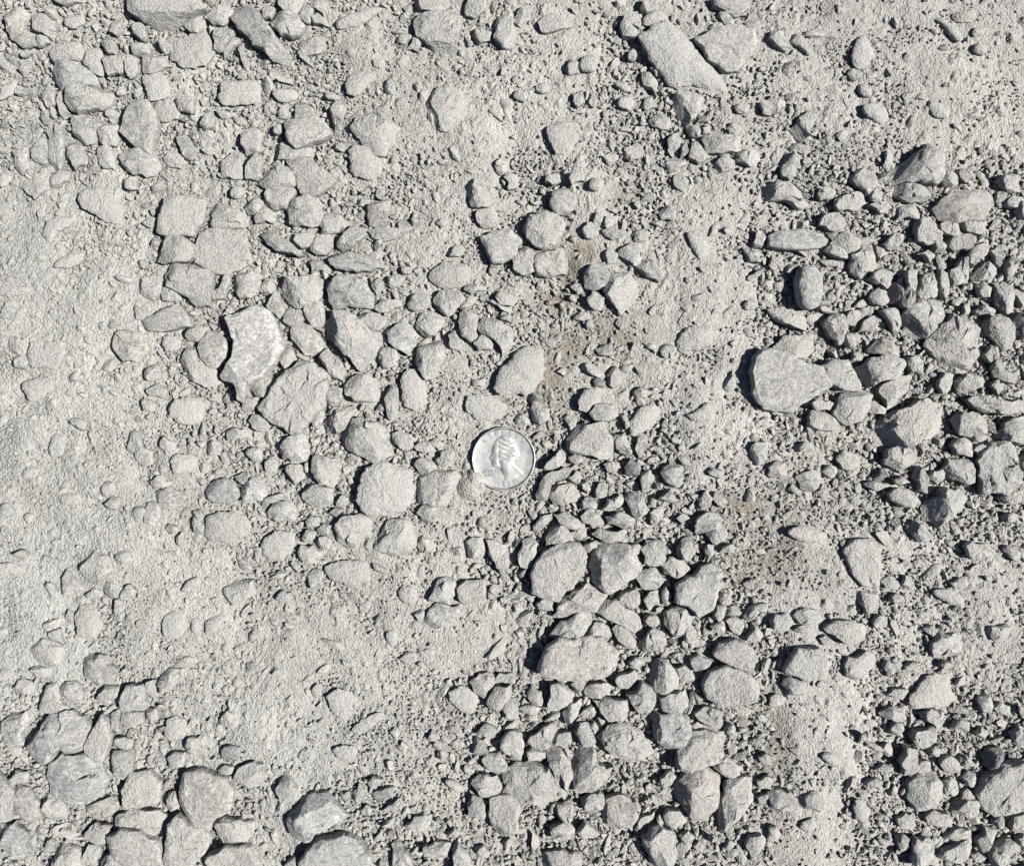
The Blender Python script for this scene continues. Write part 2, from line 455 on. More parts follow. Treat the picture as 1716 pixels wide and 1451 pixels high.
20 6 br 500,1260 540,1150 620,1130 670,1200 690,1310 620,1390 530,1360
21 5 p 750,1160 790,1110 850,1150 820,1220 760,1210
22 6 n 1500,1040 1570,970 1700,980 1715,1080 1590,1150 1530,1100
23 4 bp 1210,1060 1250,990 1330,950 1340,1010 1260,1070
24 4 b 1080,1260 1120,1200 1240,1190 1260,1320 1180,1380 1090,1360
25 5 b 1370,1280 1400,1230 1540,1200 1500,1260 1440,1350 1380,1360
26 4 bp -30,860 100,870 200,890 170,930 60,960 -30,980
27 4 n 770,830 800,790 880,800 860,870 780,890
28 - p 1110,640 1130,610 1190,620 1200,660 1140,680
29 - n 1180,690 1220,660 1240,710 1200,760
31 3 bp 140,260 190,200 260,240 250,300 150,310
32 5 n 1390,60 1440,50 1490,80 1480,150 1400,150
33 6 r 1640,120 1690,90 1760,100 1760,200 1680,180
34 - p 300,1270 390,1240 400,1290 310,1330
35 - n 320,1330 400,1310 420,1400 350,1410
36 3 bp 370,410 540,400 540,470 430,490
37 5 d 1570,290 1640,260 1660,330 1610,345
38 6 n 1620,380 1690,290 1770,300 1770,450 1640,450
39 - bp 150,560 210,520 240,560 200,620
40 5 d -20,500 60,470 100,540 40,570 -20,550
41 5 n 810,1050 870,1010 920,1060 890,1110 820,1110
J 429 726
1 12 n 545,30 600,-80 700,-100 830,-70 890,10 910,130 840,185 730,160 620,110
2 8 n 150,130 200,30 290,-20 340,30 350,170 290,200 170,180
3 7 n 370,250 390,150 480,160 560,170 560,280 510,370 430,340
4 6 n 200,240 230,210 300,210 330,290 260,345
5 - n 310,220 350,190 360,250 340,265
6 12 bt 665,410 720,230 860,180 1010,230 1060,290 1050,420 980,560 760,550 690,500
7 11 n 530,620 580,560 690,540 770,590 760,680 660,760 600,780 540,710
8 9 t 790,760 850,640 910,570 1000,580 1060,650 1080,720 1020,820 900,830 820,810
9 7 k 280,800 300,750 380,745 440,800 400,870 330,870
10 6 n 405,640 450,605 510,620 490,680 420,680
11 6 n 290,700 340,640 400,660 380,720 310,730
12 6 n 330,590 370,545 430,570 420,620 350,630
13 6 n 70,540 110,470 200,450 270,500 260,590 150,590 80,570
14 5 n 40,460 130,410 180,400 180,440 50,490
15 6 n 300,390 400,340 520,370 510,470 430,510 330,450
16 6 n 530,460 580,410 620,440 590,500 540,490
17 6 n 410,730 460,685 510,710 480,780 420,780
18 5 b 35,760 50,690 130,650 260,660 250,800 150,860 70,850
19 6 b 450,880 560,850 760,850 770,980 650,1040 540,1000 470,940
20 5 n 340,950 380,910 450,930 450,1030 370,1040
21 7 t 1060,370 1090,290 1200,240 1330,260 1400,330 1300,460 1150,470 1070,470
22 6 n 1080,530 1120,475 1220,465 1240,560 1160,600 1100,580
23 5 n 1060,90 1100,60 1180,70 1210,120 1130,135
24 5 n 1165,60 1210,40 1270,80 1230,120
25 6 n 1200,180 1240,120 1330,120 1330,200 1230,220
26 5 n 1060,220 1110,165 1190,190 1210,240 1090,270
27 9 n 1540,710 1600,720 1680,750 1700,860 1650,960 1600,860
28 8 t 1150,1140 1220,980 1320,970 1350,1040 1320,1100 1180,1120
29 7 n 1350,1040 1400,990 1540,990 1540,1110 1440,1170 1400,1160
30 7 p 1120,1270 1200,1140 1360,1150 1390,1210 1270,1280 1140,1320
31 6 n 1060,1210 1100,1170 1140,1200 1110,1270
32 5 b 940,1070 980,1010 1080,1030 1090,1130 990,1150
33 5 o 1080,780 1090,700 1180,710 1190,770 1120,800
34 4 bp 860,1330 900,1310 950,1330 950,1420 900,1440
35 4 n 480,1200 510,1140 590,1140 590,1220 550,1260
36 - n 130,1110 180,1050 240,1070 210,1140
37 4 p 440,1380 520,1390 620,1430 560,1455
38 5 n 910,20 960,-20 1050,20 1060,90 990,120 920,70
39 - n 60,180 90,150 150,210 140,270 70,250
40 6 m 480,540 530,500 600,510 540,560
41 6 n 1400,720 1520,700 1560,800 1500,850 1420,830
K 858 726
1 12 n 360,70 390,0 450,-60 600,-80 660,20 670,150 600,180 500,140 390,120
2 8 n 650,40 680,0 760,-10 810,130 780,165 700,110
3 7 n 825,110 840,0 880,20 880,130 850,160
4 8 n 210,230 250,180 330,95 360,140 340,210 280,240
5 10 n 160,400 200,290 340,230 400,240 340,310 260,350 230,450 170,440
6 7 o 250,430 280,360 380,340 450,400 430,460 320,480
7 6 n 380,160 420,135 480,170 440,205 390,195
8 8 n 455,480 510,420 570,450 560,510 470,510
9 8 n 460,560 500,510 580,540 620,620 550,635 480,600
10 8 p 590,510 640,440 740,400 760,470 690,510
11 8 n 750,430 800,400 880,430 920,510 870,590 800,540
12 9 p 625,560 700,520 820,570 810,620 740,640 650,610
13 8 n 990,260 1060,200 1140,220 1150,300 1120,370 1050,340
14 7 n 860,270 920,240 960,290 920,390 870,390
15 8 D 750,230 800,165 840,210 850,280 770,280
16 8 n 280,540 350,520 490,610 500,650 430,650 310,590
17 8 n 140,620 190,560 280,535 290,570 230,610 180,660 145,660
18 11 n 225,710 260,640 320,600 370,640 410,710 330,745 230,750
19 6 k 380,660 500,635 500,690 460,730 410,700
20 9 n 530,680 580,630 740,640 770,660 730,730 600,715
21 9 n 40,810 70,720 140,690 170,730 160,850 110,900 60,890
22 13 af 125,950 180,840 280,760 400,735 450,750 485,800 480,890 440,970 310,1120 230,1095 140,1060
23 14 a 515,900 550,780 640,740 730,740 830,820 860,890 820,960 740,1010 610,1050 530,1000
24 9 n 450,770 490,740 575,720 570,770 490,800
25 8 n 740,740 830,735 890,770 850,810 800,810
26 10 p 860,770 900,720 970,710 1030,770 1030,850 980,890 890,860
27 9 n 1000,880 1050,830 1150,850 1195,910 1090,970 1020,940
28 10 n 1110,780 1150,700 1200,700 1225,780 1190,850 1130,840
29 8 p 830,970 850,920 960,900 1040,980 970,1040 870,1040
30 13 af 1095,1020 1150,970 1260,900 1330,870 1380,930 1370,1080 1340,1170 1240,1220 1170,1150 1100,1120
31 9 n 1225,620 1250,560 1340,525 1410,580 1390,620 1310,690 1230,670
32 9 p 1300,680 1320,620 1390,610 1440,660 1430,720 1370,750
33 8 n 1020,1200 1070,1170 1170,1150 1230,1220 1200,1280 1100,1380 1050,1310
34 11 t 280,1230 330,1100 430,1050 510,1005 580,1040 640,1080 560,1200 430,1195 340,1240
35 10 n 560,1190 640,1110 740,1150 840,1220 870,1300 820,1330 740,1280 620,1230
36 10 a 245,1370 330,1260 430,1205 530,1210 530,1270 430,1370 340,1390
37 8 p 160,1150 240,1105 295,1140 280,1190 180,1170
38 8 n 700,1130 730,1070 830,1040 850,1140 800,1175
39 9 n 880,1120 920,1060 980,1050 985,1140 920,1200
40 8 n 1000,1080 1030,1020 1065,1080 1050,1150 1010,1140
41 8 ro 870,1250 910,1210 980,1220 985,1280 930,1305
42 10 n 675,1320 700,1280 770,1310 835,1400 820,1450 740,1410
43 9 t 860,1400 930,1310 1010,1330 1030,1400 980,1460 860,1450
44 7 n 500,1350 560,1260 650,1300 660,1360 560,1390
45 9 n 1590,110 1630,60 1715,50 1700,170 1650,220 1610,170
46 6 p 1310,250 1350,235 1430,290 1400,305 1330,280
47 7 n 1345,440 1360,390 1440,450 1420,500 1370,470
48 6 n 1250,440 1300,380 1340,430 1330,500 1260,490
49 7 p 980,440 1060,380 1120,450 1050,465
50 7 n 920,530 990,500 1020,540 970,620 930,600
51 7 n 1300,750 1350,750 1360,800 1310,860 1290,800
52 7 r 1380,1100 1420,1060 1475,1090 1460,1150 1400,1150
53 8 p 1545,1230 1600,1160 1715,1140 1720,1180 1640,1210 1570,1260
54 8 n 1570,1370 1610,1270 1690,1360 1600,1400
55 7 n 1430,1250 1480,1230 1560,1270 1540,1360 1480,1330
56 7 p 1350,1240 1370,1150 1430,1150 1420,1220 1380,1260
57 7 n 1440,1170 1490,1150 1540,1200 1520,1225 1450,1220
58 6 n 1330,1290 1410,1250 1430,1320 1360,1330
59 6 n 610,210 680,190 730,230 690,280 640,260
60 6 n 370,310 430,250 470,290 440,340
61 6 n 450,340 490,310 530,370 510,410
62 7 n 550,410 580,330 630,340 630,420 580,440
63 6 n 1420,760 1480,740 1510,770 1470,800 1390,800
64 6 n 1090,570 1140,540 1190,570 1140,610
67 7 n 1140,1330 1200,1270 1240,1330 1220,1400 1160,1400
L 1287 726
2 10 n 770,180 830,90 950,60 980,140 970,220 870,240 790,220
3 10 n 800,400 860,360 960,370 1005,440 970,500 890,500 820,440
4 12 n 1050,510 1080,450 1160,430 1170,370 1260,370 1340,440 1330,530 1230,570 1140,630 1060,590
5 8 m 940,640 980,590 1040,600 1120,700 1080,740 1000,730
6 13 t 1400,190 1440,120 1500,60 1620,50 1680,110 1680,260 1640,370 1560,410 1440,400 1410,290
7 9 td 1180,230 1200,170 1330,170 1395,180 1400,330 1270,320 1200,300
8 8 n 1220,90 1260,40 1330,35 1390,80 1370,150 1260,140
9 7 f 500,790 560,720 660,710 740,790 750,900 740,1020 650,1020 590,980 540,890
10 7 n 750,990 810,950 880,990 860,1050 780,1040
11 7 r 810,1100 850,1065 910,1090 890,1140 820,1130
12 8 n 590,1090 620,1060 740,1080 730,1160 660,1230
13 10 n 370,1310 470,1250 560,1260 650,1290 640,1380 560,1420 480,1380
14 9 n 170,1220 210,1180 350,1190 360,1250 260,1290 200,1270
15 9 n 15,1270 50,1215 140,1215 175,1270 110,1325 40,1310
17 6 n 170,1320 230,1285 320,1310 280,1340
18 7 n 700,1260 740,1220 790,1230 790,1300 720,1300
19 7 p 1090,1410 1160,1340 1270,1340 1320,1410 1290,1500 1110,1500
20 7 b 1080,1060 1130,1030 1300,1060 1330,1160 1240,1160 1150,1110
21 8 n 1310,760 1360,720 1480,740 1490,820 1410,850 1340,820
22 7 p 1580,790 1620,750 1700,830 1680,860 1620,830
23 7 p 1560,560 1620,530 1670,540 1660,590 1600,600
24 6 n 180,300 230,260 350,260 360,320 300,390 220,370
25 7 p 360,250 400,210 460,230 450,290 400,300
26 7 n 0,230 60,180 130,220 120,290 20,300
27 5 n 120,380 160,340 220,380 190,410
28 6 k 450,180 500,110 600,150 620,210 500,240
29 8 n 1060,310 1100,250 1190,240 1180,300 1120,340
30 9 n 970,300 1010,220 1050,270 1075,410 1010,400
31 7 p 180,100 230,60 310,70 290,120 220,125
32 7 bo 120,650 230,610 310,640 420,680 350,740 180,720
33 10 n 1570,0 1640,-20 1760,0 1760,100 1680,80
34 7 n 1370,110 1420,70 1480,90 1460,130 1400,140
35 7 p 1370,30 1400,-10 1460,0 1450,50 1400,60
36 8 n 1690,160 1760,110 1760,260 1710,240
37 6 p 1040,1310 1090,1280 1140,1310 1100,1360
38 7 n 1460,1330 1480,1290 1600,1270 1620,1340 1510,1390
39 6 n 1220,1000 1290,970 1350,1000 1330,1030 1250,1040
40 6 k 1540,430 1600,415 1700,400 1690,460 1580,460
41 7 n 840,310 900,280 950,330 880,350
42 6 n 640,340 720,320 830,350 760,370
43 6 n 890,1010 910,950 960,960 950,1050
44 6 n 340,1370 390,1350 440,1400 370,1420
M 0 1088
1 11 m 190,650 240,560 320,440 450,410 560,450 610,520 570,610 555,660 410,650 300,770 200,740
2 10 m 315,850 340,770 420,700 570,700 690,790 720,880 680,980 560,1040 430,1010 340,940
3 9 f 570,640 640,510 690,430 730,500 750,590 730,660 690,745 580,690
4 10 p 810,350 850,240 960,235 970,330 1000,380 940,405 810,395
5 7 n 1060,240 1080,160 1150,125 1230,130 1230,200 1150,270 1080,290
6 7 n 540,100 590,20 720,30 790,130 770,200 650,240 560,150
7 6 n 255,380 300,260 370,200 400,260 400,330 470,390 400,420 280,420
8 7 p 395,280 440,220 510,220 570,290 540,350 470,350
9 5 n 80,260 110,205 200,210 240,250 220,300 100,310
10 5 n 210,130 250,100 360,130 350,190 240,190
11 5 n 650,290 690,240 790,240 790,330 700,350 650,330
12 5 n 980,230 1050,200 1060,320 1000,330
13 6 n 10,490 60,430 170,410 200,500 150,650 60,620 20,560
14 7 d 745,720 760,680 900,680 890,800 860,870 780,870
15 8 f 820,930 880,820 1000,810 1070,880 1060,1020 960,1050 840,1060
16 11 kf 1210,950 1240,830 1330,800 1500,850 1560,920 1540,1060 1450,1120 1410,1200 1320,1200 1260,1130
17 10 f 1120,1300 1130,1160 1190,1110 1270,1160 1390,1220 1420,1280 1330,1400 1280,1500 1110,1500
18 10 af 720,1250 830,1195 950,1200 1070,1280 1095,1400 1080,1500 900,1480 780,1380
19 8 n 790,1110 880,1060 1060,1080 1130,1130 1110,1210 1040,1260 960,1195 780,1185
20 9 n 1440,1150 1540,1130 1700,1150 1690,1230 1600,1290 1500,1290
21 9 n 1340,1460 1420,1360 1530,1300 1700,1320 1760,1400 1760,1500 1380,1520
22 8 p 1560,880 1600,800 1700,750 1760,770 1760,920 1640,920
23 8 p -30,820 40,880 100,1000 110,1130 60,1160 -30,1160
24 8 m -20,1180 100,1165 190,1230 200,1390 130,1380 30,1320 -20,1280
25 8 n 650,1440 700,1380 780,1370 900,1440 880,1500 660,1500
26 7 n 350,1390 420,1300 500,1320 540,1410 520,1500 350,1500
27 6 n 555,1380 590,1310 660,1320 640,1440 560,1440
28 6 k 550,1270 640,1160 750,1180 720,1270 690,1310
29 5 k 560,1060 700,1000 800,980 780,1100 640,1155
30 5 n 60,870 100,810 180,820 190,890 80,910
31 6 n 80,930 190,920 260,1030 290,1130 200,1170 110,1100 100,1010
32 6 n 1240,650 1260,590 1340,580 1330,710 1260,710
33 6 n 1120,720 1180,680 1240,690 1230,780 1140,800
34 5 n 1470,470 1520,410 1610,440 1600,510 1490,520
35 5 d 1480,680 1540,640 1610,660 1600,730 1500,740
36 4 n 810,500 810,410 960,420 970,490 880,520
37 5 n 715,440 800,390 800,500 810,570 760,570
38 4 o 1170,90 1200,60 1300,60 1290,100 1220,130
39 - n 800,150 840,110 880,150 850,190
40 5 b 1100,470 1200,440 1290,520 1240,600 1110,610
41 - n 970,400 1050,390 1070,460 1010,500
42 4 n 750,640 780,590 890,600 880,670 760,670
43 5 n 1460,810 1500,770 1570,790 1540,840 1480,830
44 6 n 1120,960 1180,940 1210,1060 1140,1100 1120,1050
45 5 n 300,1310 340,1260 370,1290 350,1360
46 5 n 190,-20 240,-70 340,-60 430,0 420,80 350,120 250,80
47 6 n 250,990 330,960 440,1040 450,1120 350,1160 290,1100
N 429 1088
1 16 mp 210,1100 290,1010 420,965 510,1010 600,1140 560,1190 440,1210 350,1270 250,1260 215,1190
2 13 pf 300,1400 380,1300 470,1260 580,1235 690,1290 770,1360 760,1440 700,1500 310,1500
3 9 n 130,930 180,830 220,850 280,930 250,980 170,1015
4 8 n 190,1480 260,1380 320,1451 320,1500
5 9 n 1545,360 1600,250 1700,235 1720,290 1620,430 1560,400
6 6 n 1600,210 1630,155 1740,150 1740,225
7 6 k 1430,220 1500,160 1610,170 1590,240 1530,320 1460,280
8 5 b 1300,270 1400,230 1510,330 1470,420 1400,430 1290,350
9 4 bp 470,300 560,250 720,330 650,450 570,490 500,410
10 4 b 640,520 700,470 840,400 860,450 760,540 660,590
11 7 d 1450,650 1470,590 1530,600 1560,690 1500,720
12 8 n 1520,730 1570,690 1640,700 1690,790 1620,840 1540,790
13 10 n 1440,900 1500,840 1610,840 1650,910 1610,960 1510,990
14 12 n 1560,1090 1570,1000 1640,970 1760,980 1760,1200 1640,1260 1580,1180
15 8 d 1410,1040 1440,980 1510,1000 1540,1090 1520,1140 1420,1120
16 7 d 1480,550 1520,500 1600,520 1620,560 1560,600
17 6 p 1150,590 1180,540 1220,580 1210,620
18 6 o 1210,700 1250,665 1290,700 1270,750 1220,730
19 5 p 890,550 930,520 970,550 930,600
21 6 p 1000,1180 1060,1120 1180,1110 1170,1170 1080,1220
22 6 n 1120,1320 1200,1290 1310,1300 1300,1380 1200,1400 1130,1370
23 8 n 1320,1390 1350,1290 1400,1350 1460,1440 1440,1500 1320,1500
24 6 d 760,970 830,940 930,920 920,980 820,1020
25 7 n 740,920 780,850 850,870 820,920
26 6 n 1460,1340 1520,1310 1570,1370 1520,1390
27 5 n 940,650 980,610 1030,660 990,690
28 5 n 1180,640 1220,610 1280,660 1230,680
29 7 n 900,1310 960,1290 1040,1390 1060,1460 920,1460
30 6 n 650,960 690,900 730,950 700,1030 660,1010
31 6 n 690,1080 740,1040 800,1060 770,1110
32 6 n 840,1090 920,1030 980,970 960,1030 880,1090
33 5 n 1280,1230 1320,1190 1370,1240 1320,1270
34 4 k 960,60 1000,20 1080,30 1080,80 1000,90
35 4 bp 500,680 560,640 680,640 680,720 600,770
36 6 b 1240,870 1340,870 1410,950 1340,960
37 8 n 1650,960 1690,870 1760,830 1760,960
38 10 p 1640,600 1715,540 1780,560 1800,650 1700,710 1640,660
39 7 n 1650,400 1680,340 1760,330 1760,460 1680,450
O 858 1088
1 14 kf 180,130 240,-20 330,-80 600,-80 690,0 690,100 620,170 480,190 260,170
2 11 a 240,400 260,230 340,240 420,290 400,350 310,410
3 9 n 335,430 380,360 470,330 460,390 400,480 370,510
4 11 a 760,310 870,220 930,250 950,360 880,430 830,400
5 11 p 990,330 1060,290 1170,275 1180,350 1120,440 1050,410 1010,410
6 7 n 1190,300 1220,270 1230,350 1190,430 1140,430 1180,360
7 12 f 1270,230 1320,150 1430,105 1560,150 1640,230 1630,320 1480,370 1390,375 1310,320
8 10 f 1350,30 1390,-40 1490,-70 1600,-20 1640,50 1600,140 1500,115 1420,80
9 11 t 935,110 980,60 1050,65 1110,180 1120,240 1000,290 940,290
10 7 n 1080,130 1160,105 1220,170 1200,220 1120,190
11 8 d 1190,60 1250,25 1350,80 1310,130 1230,150
12 7 n 700,180 820,130 850,180 770,270 700,250
13 13 am 920,460 960,430 1070,425 1200,470 1160,640 1090,700 1020,690 960,590
14 12 t 1110,720 1150,640 1190,560 1290,530 1430,570 1430,710 1300,770 1170,810 1110,790
15 14 ak 1090,960 1130,880 1240,790 1350,830 1415,890 1400,960 1380,1040 1310,1170 1210,1130 1130,1040
16 12 ak 1400,1000 1430,890 1540,850 1620,880 1620,1020 1500,1150 1400,1220 1390,1120
17 9 p 1220,430 1290,380 1410,410 1410,500 1380,530 1280,490
18 7 r 1420,540 1460,490 1500,510 1490,560 1440,565
19 9 t 540,340 620,325 780,330 790,420 740,470 640,475 580,400
20 7 n 475,290 520,230 620,220 680,250 620,305 540,325
21 7 n 390,220 500,195 470,270 430,290
22 6 p 260,190 330,180 370,210 320,230
23 10 t 570,600 640,520 740,490 850,540 930,620 940,690 830,750 740,730 640,680
24 9 n 420,560 450,500 510,490 560,620 540,660 470,640
25 9 t 100,620 160,560 290,490 300,550 250,640 160,670
26 7 d 260,620 310,560 390,550 400,620 350,670
27 9 t 230,700 260,640 340,680 400,790 400,870 350,1000 310,970 280,850
28 12 a 395,870 430,700 490,650 570,690 570,770 680,780 640,880 570,940 430,950
29 10 t -60,830 30,760 110,740 240,790 300,960 280,1010 100,1020 -40,1080
30 7 p 90,690 130,660 220,690 220,735 110,735
31 8 n 460,1030 520,960 610,960 620,1040 560,1100 500,1080
32 9 k 590,1110 640,990 740,970 860,1050 830,1140 720,1190 620,1180
33 7 k 300,1040 390,1000 415,1080 380,1160 320,1130
34 8 p 250,1190 380,1165 420,1200 420,1260 270,1275
35 7 n 430,1220 480,1150 540,1190 600,1240 480,1270
36 12 a 870,1260 930,1190 1060,1210 1090,1240 1080,1420 1000,1460 930,1440 880,1330
37 8 p 1010,1120 1050,1070 1120,1080 1180,1170 1110,1195 1030,1180
38 7 n 995,860 1050,810 1100,850 1070,910 1000,920
39 5 p 880,1010 910,980 950,1020 910,1050
40 6 n 830,1160 920,1110 960,1090 940,1140 850,1200
41 6 n 1120,1250 1180,1210 1230,1260 1190,1310
42 8 n 1560,1310 1590,1250 1670,1240 1680,1330 1610,1390
43 5 n 1210,1320 1250,1280 1290,1320 1250,1350
44 8 n 1320,770 1430,720 1540,780 1530,860 1450,860 1370,810
46 6 k 200,1380 290,1340 470,1370 470,1470 220,1470
47 5 n 40,400 100,370 210,400 150,430
48 6 n 100,310 130,240 200,280 220,370 150,370
50 6 o 1650,720 1700,690 1760,720 1740,780 1680,770
51 6 o 1640,880 1700,850 1760,870 1740,930 1660,930
52 6 n 1640,1000 1680,960 1760,970 1760,1030 1660,1040
54 - r 760,890 790,860 820,880 800,910
56 7 n -20,640 40,600 80,680 60,740 -20,740
58 6 p 780,90 830,50 870,80 850,120
59 6 n 510,520 550,480 580,530 555,560
60 7 n 450,440 530,370 570,420 540,450
61 6 p 970,1140 990,1100 1010,1140 1000,1190
P 1287 1088
1 10 af 115,150 150,50 190,-10 330,-20 400,90 360,190 230,200
2 8 d 95,240 130,180 220,200 270,280 200,320 130,300
3 8 bk 935,380 950,290 1010,210 1130,145 1225,180 1235,260 1270,330 1210,390 1020,390
4 9 t 1020,420 1080,390 1170,410 1200,510 1140,540 1050,470
5 9 t 960,590 990,540 1110,530 1130,610 1060,660 990,640
6 8 p 820,520 860,470 905,520 870,580 825,570
7 7 n 740,430 800,385 910,430 880,470 790,465
8 7 n 790,300 840,265 930,260 940,310 880,330
9 12 p 880,760 920,650 1000,670 990,760 960,850 910,840
10 11 t 950,880 990,840 1130,830 1170,900 1160,980 1100,1050 990,1080 940,980
11 7 k 1060,1110 1110,1070 1220,1100 1240,1160 1180,1170 1060,1160
12 9 k 1230,1060 1270,1000 1400,1010 1450,1080 1420,1130 1310,1110 1240,1100
13 7 n 1180,880 1230,850 1275,920 1240,980 1180,960
14 7 n 1280,860 1340,810 1420,870 1380,920
15 7 n 1300,960 1330,920 1385,970 1370,1005 1290,990
16 11 tf 1400,960 1450,870 1560,780 1715,750 1760,800 1760,1040 1640,1080 1500,1100 1420,1040
17 13 D 1440,720 1490,660 1560,660 1560,740 1500,820 1450,790
19 12 p 965,1340 990,1260 1080,1270 1110,1310 1090,1400 1040,1460 980,1440
20 10 n 1140,1400 1220,1320 1320,1270 1360,1320 1330,1390 1220,1430
21 9 n 1390,1270 1450,1190 1530,1210 1510,1300 1430,1350
22 10 n 1490,1390 1520,1320 1620,1260 1680,1330 1600,1400 1560,1451 1500,1451
23 7 n 1180,1230 1260,1200 1350,1210 1280,1260 1190,1270
24 10 n 0,960 60,930 140,940 240,1070 230,1100 130,1070 20,1060
25 9 n 240,990 290,950 340,970 385,1050 330,1090 260,1060
26 7 b 550,1050 600,990 690,1070 680,1140 600,1160
27 8 p 1410,330 1460,300 1500,340 1495,430 1450,430
28 6 n 1510,390 1560,350 1620,380 1600,440
29 7 n 510,100 540,50 720,30 720,100 620,190 530,200
30 7 b 340,700 420,680 520,760 460,780 380,760
31 7 n 860,1130 920,1090 990,1170 970,1220 900,1200
32 7 n 1150,760 1180,710 1260,730 1290,790 1230,840
33 6 n 720,800 770,760 840,790 800,830
34 7 n 980,800 1010,740 1090,750 1090,810 1010,820
35 6 n 1060,690 1120,650 1170,690 1120,720
36 6 n 1280,720 1330,710 1400,770 1300,780
37 8 n 1620,560 1690,500 1710,590 1670,620
38 9 n 1620,1180 1640,1110 1715,1090 1760,1130 1740,1210 1650,1210
39 7 d 1500,1150 1560,1100 1600,1190 1530,1190
40 6 p 650,900 720,860 770,880 720,930
41 6 n 770,110 800,65 850,90 850,160 800,180
42 7 n 910,110 970,80 1020,90 1000,130 930,145
43 7 p 1150,100 1190,70 1250,110 1200,130
44 4 bp 180,1180 300,1110 340,1170 290,1240
45 5 n 0,1190 50,1180 90,1250 30,1300 0,1300
46 5 bp 0,310 60,290 140,320 100,380 0,400
47 6 n 1380,560 1430,520 1480,550 1440,590
48 7 n 1210,540 1260,480 1350,490 1340,540
49 7 n 1660,1260 1720,1240 1760,1270 1760,1320 1690,1310
50 6 n 860,1260 900,1230 970,1270 940,1360 880,1350
51 7 n 1340,1380 1400,1350 1460,1390 1400,1420
"""

# ------------------------------------------------------------------ numpy helpers
def hash3(ix, iy, iz, seed):
    n = (ix.astype(np.int64) * 73856093) ^ (iy.astype(np.int64) * 19349663) ^ (iz.astype(np.int64) * 83492791) ^ (seed * 2654435761 & 0x7fffffff)
    n = (n ^ (n >> 13)) * 1274126177 & 0x7fffffff
    n = (n ^ (n >> 16)) * 668265263 & 0x7fffffff
    n = n ^ (n >> 15)
    return (n & 0xffffff) / float(0xffffff)

def vnoise(x, y, z, seed=0):
    ix, iy, iz = np.floor(x), np.floor(y), np.floor(z)
    fx, fy, fz = x - ix, y - iy, z - iz
    fx, fy, fz = (f * f * f * (f * (f * 6 - 15) + 10) for f in (fx, fy, fz))
    r = 0
    for a in (0, 1):
        wa = fx if a else 1 - fx
        for b in (0, 1):
            wb = fy if b else 1 - fy
            for c in (0, 1):
                wc = fz if c else 1 - fz
                r = r + wa * wb * wc * hash3(ix + a, iy + b, iz + c, seed)
    return r * 2 - 1

def fbm(x, y, z, seed=0, octv=3, gain=0.5):
    r, a, f = 0, 1.0, 1.0
    for o in range(octv):
        r = r + a * vnoise(x * f, y * f, z * f, seed + o * 17)
        a *= gain
        f *= 2.03
    return r

def px2mm(px, py, z=0.0):
    k = S * (DIST - z) / DIST
    return (px - CX) * k, (CY - py) * k

# how loose and stony the ground is, from bare dust (0) to open gravel (1)
GRAVEL = np.array([[float(v) for v in r.split()] for r in """
.5 .7 .6 .5 .2 .35 .3 .45 .35 .15 .05 .05
.6 .7 .6 .5 .15 .05 .25 .45 .4 .5 .4 .25
.25 .3 .6 .7 .5 .4 .5 .35 .3 .5 .9 .8
.1 .2 .7 .8 .7 .5 .6 .25 .15 .85 1 1
.1 .2 .6 .9 .7 .4 .5 .2 .1 .85 1 1
.1 .15 .5 .8 .55 .35 .8 .9 .35 .5 .8 .8
.05 .1 .25 .5 .35 .3 .9 1 .6 .1 .35 .5
.2 .3 .1 .1 .15 .25 .9 1 .85 .25 .3 .35
.6 .7 .25 .08 .25 .55 .9 1 .65 .08 .8 .9
.7 .8 .7 .4 .65 .7 .9 1 .75 .2 .7 .9
""".strip().split("\n")])

def gravel_at(x, y):
    gx = np.clip((np.asarray(x) / S + CX) / 143.0 - 0.5, 0, 10.999)
    gy = np.clip((CY - np.asarray(y) / S) / 145.1 - 0.5, 0, 8.999)
    ix, iy = np.floor(gx).astype(int), np.floor(gy).astype(int)
    fx, fy = gx - ix, gy - iy
    fx, fy = fx * fx * (3 - 2 * fx), fy * fy * (3 - 2 * fy)
    g = GRAVEL
    v = (g[iy, ix] * (1 - fx) + g[iy, ix + 1] * fx) * (1 - fy) + (g[iy + 1, ix] * (1 - fx) + g[iy + 1, ix + 1] * fx) * fy
    return np.clip(v + 0.25 * fbm(np.asarray(x) / 14.0, np.asarray(y) / 14.0, np.zeros_like(np.asarray(x, float)), 91, 2), 0, 1)

COIN_PX = (843.5, 768.5)
COIN = px2mm(*COIN_PX)
COIN_Z = 0.30

def base_height(x, y):
    x = np.asarray(x, float); y = np.asarray(y, float)
    z0 = np.zeros_like(x)
    z = 1.0 * fbm(x / 45.0, y / 45.0, z0, 3, 3) - 2.2 * gravel_at(x, y) + 1.0
    # level bed under the coin
    d = np.hypot(x - COIN[0], y - COIN[1])
    w = 1 / (1 + np.exp(np.clip((d - 15.5) / 1.2, -30, 30)))
    return z * (1 - w) + w * (0.0 - 0.075 * (x - COIN[0]))

# ------------------------------------------------------------------ stones
def chaikin(P, k=0.25):
    Q = np.roll(P, -1, 0)
    return np.stack([(1 - k) * P + k * Q, k * P + (1 - k) * Q], 1).reshape(-1, 2)

def resample(P, n):
    Q = np.vstack([P, P[:1]])
    L = np.concatenate([[0], np.cumsum(np.hypot(*np.diff(Q, axis=0).T))])
    t = np.linspace(0, L[-1], n, endpoint=False)
    return np.stack([np.interp(t, L, Q[:, 0]), np.interp(t, L, Q[:, 1])], 1)

def area_of(P):
    x, y = P[:, 0], P[:, 1]
    return 0.5 * (np.dot(x, np.roll(y, -1)) - np.dot(y, np.roll(x, -1)))

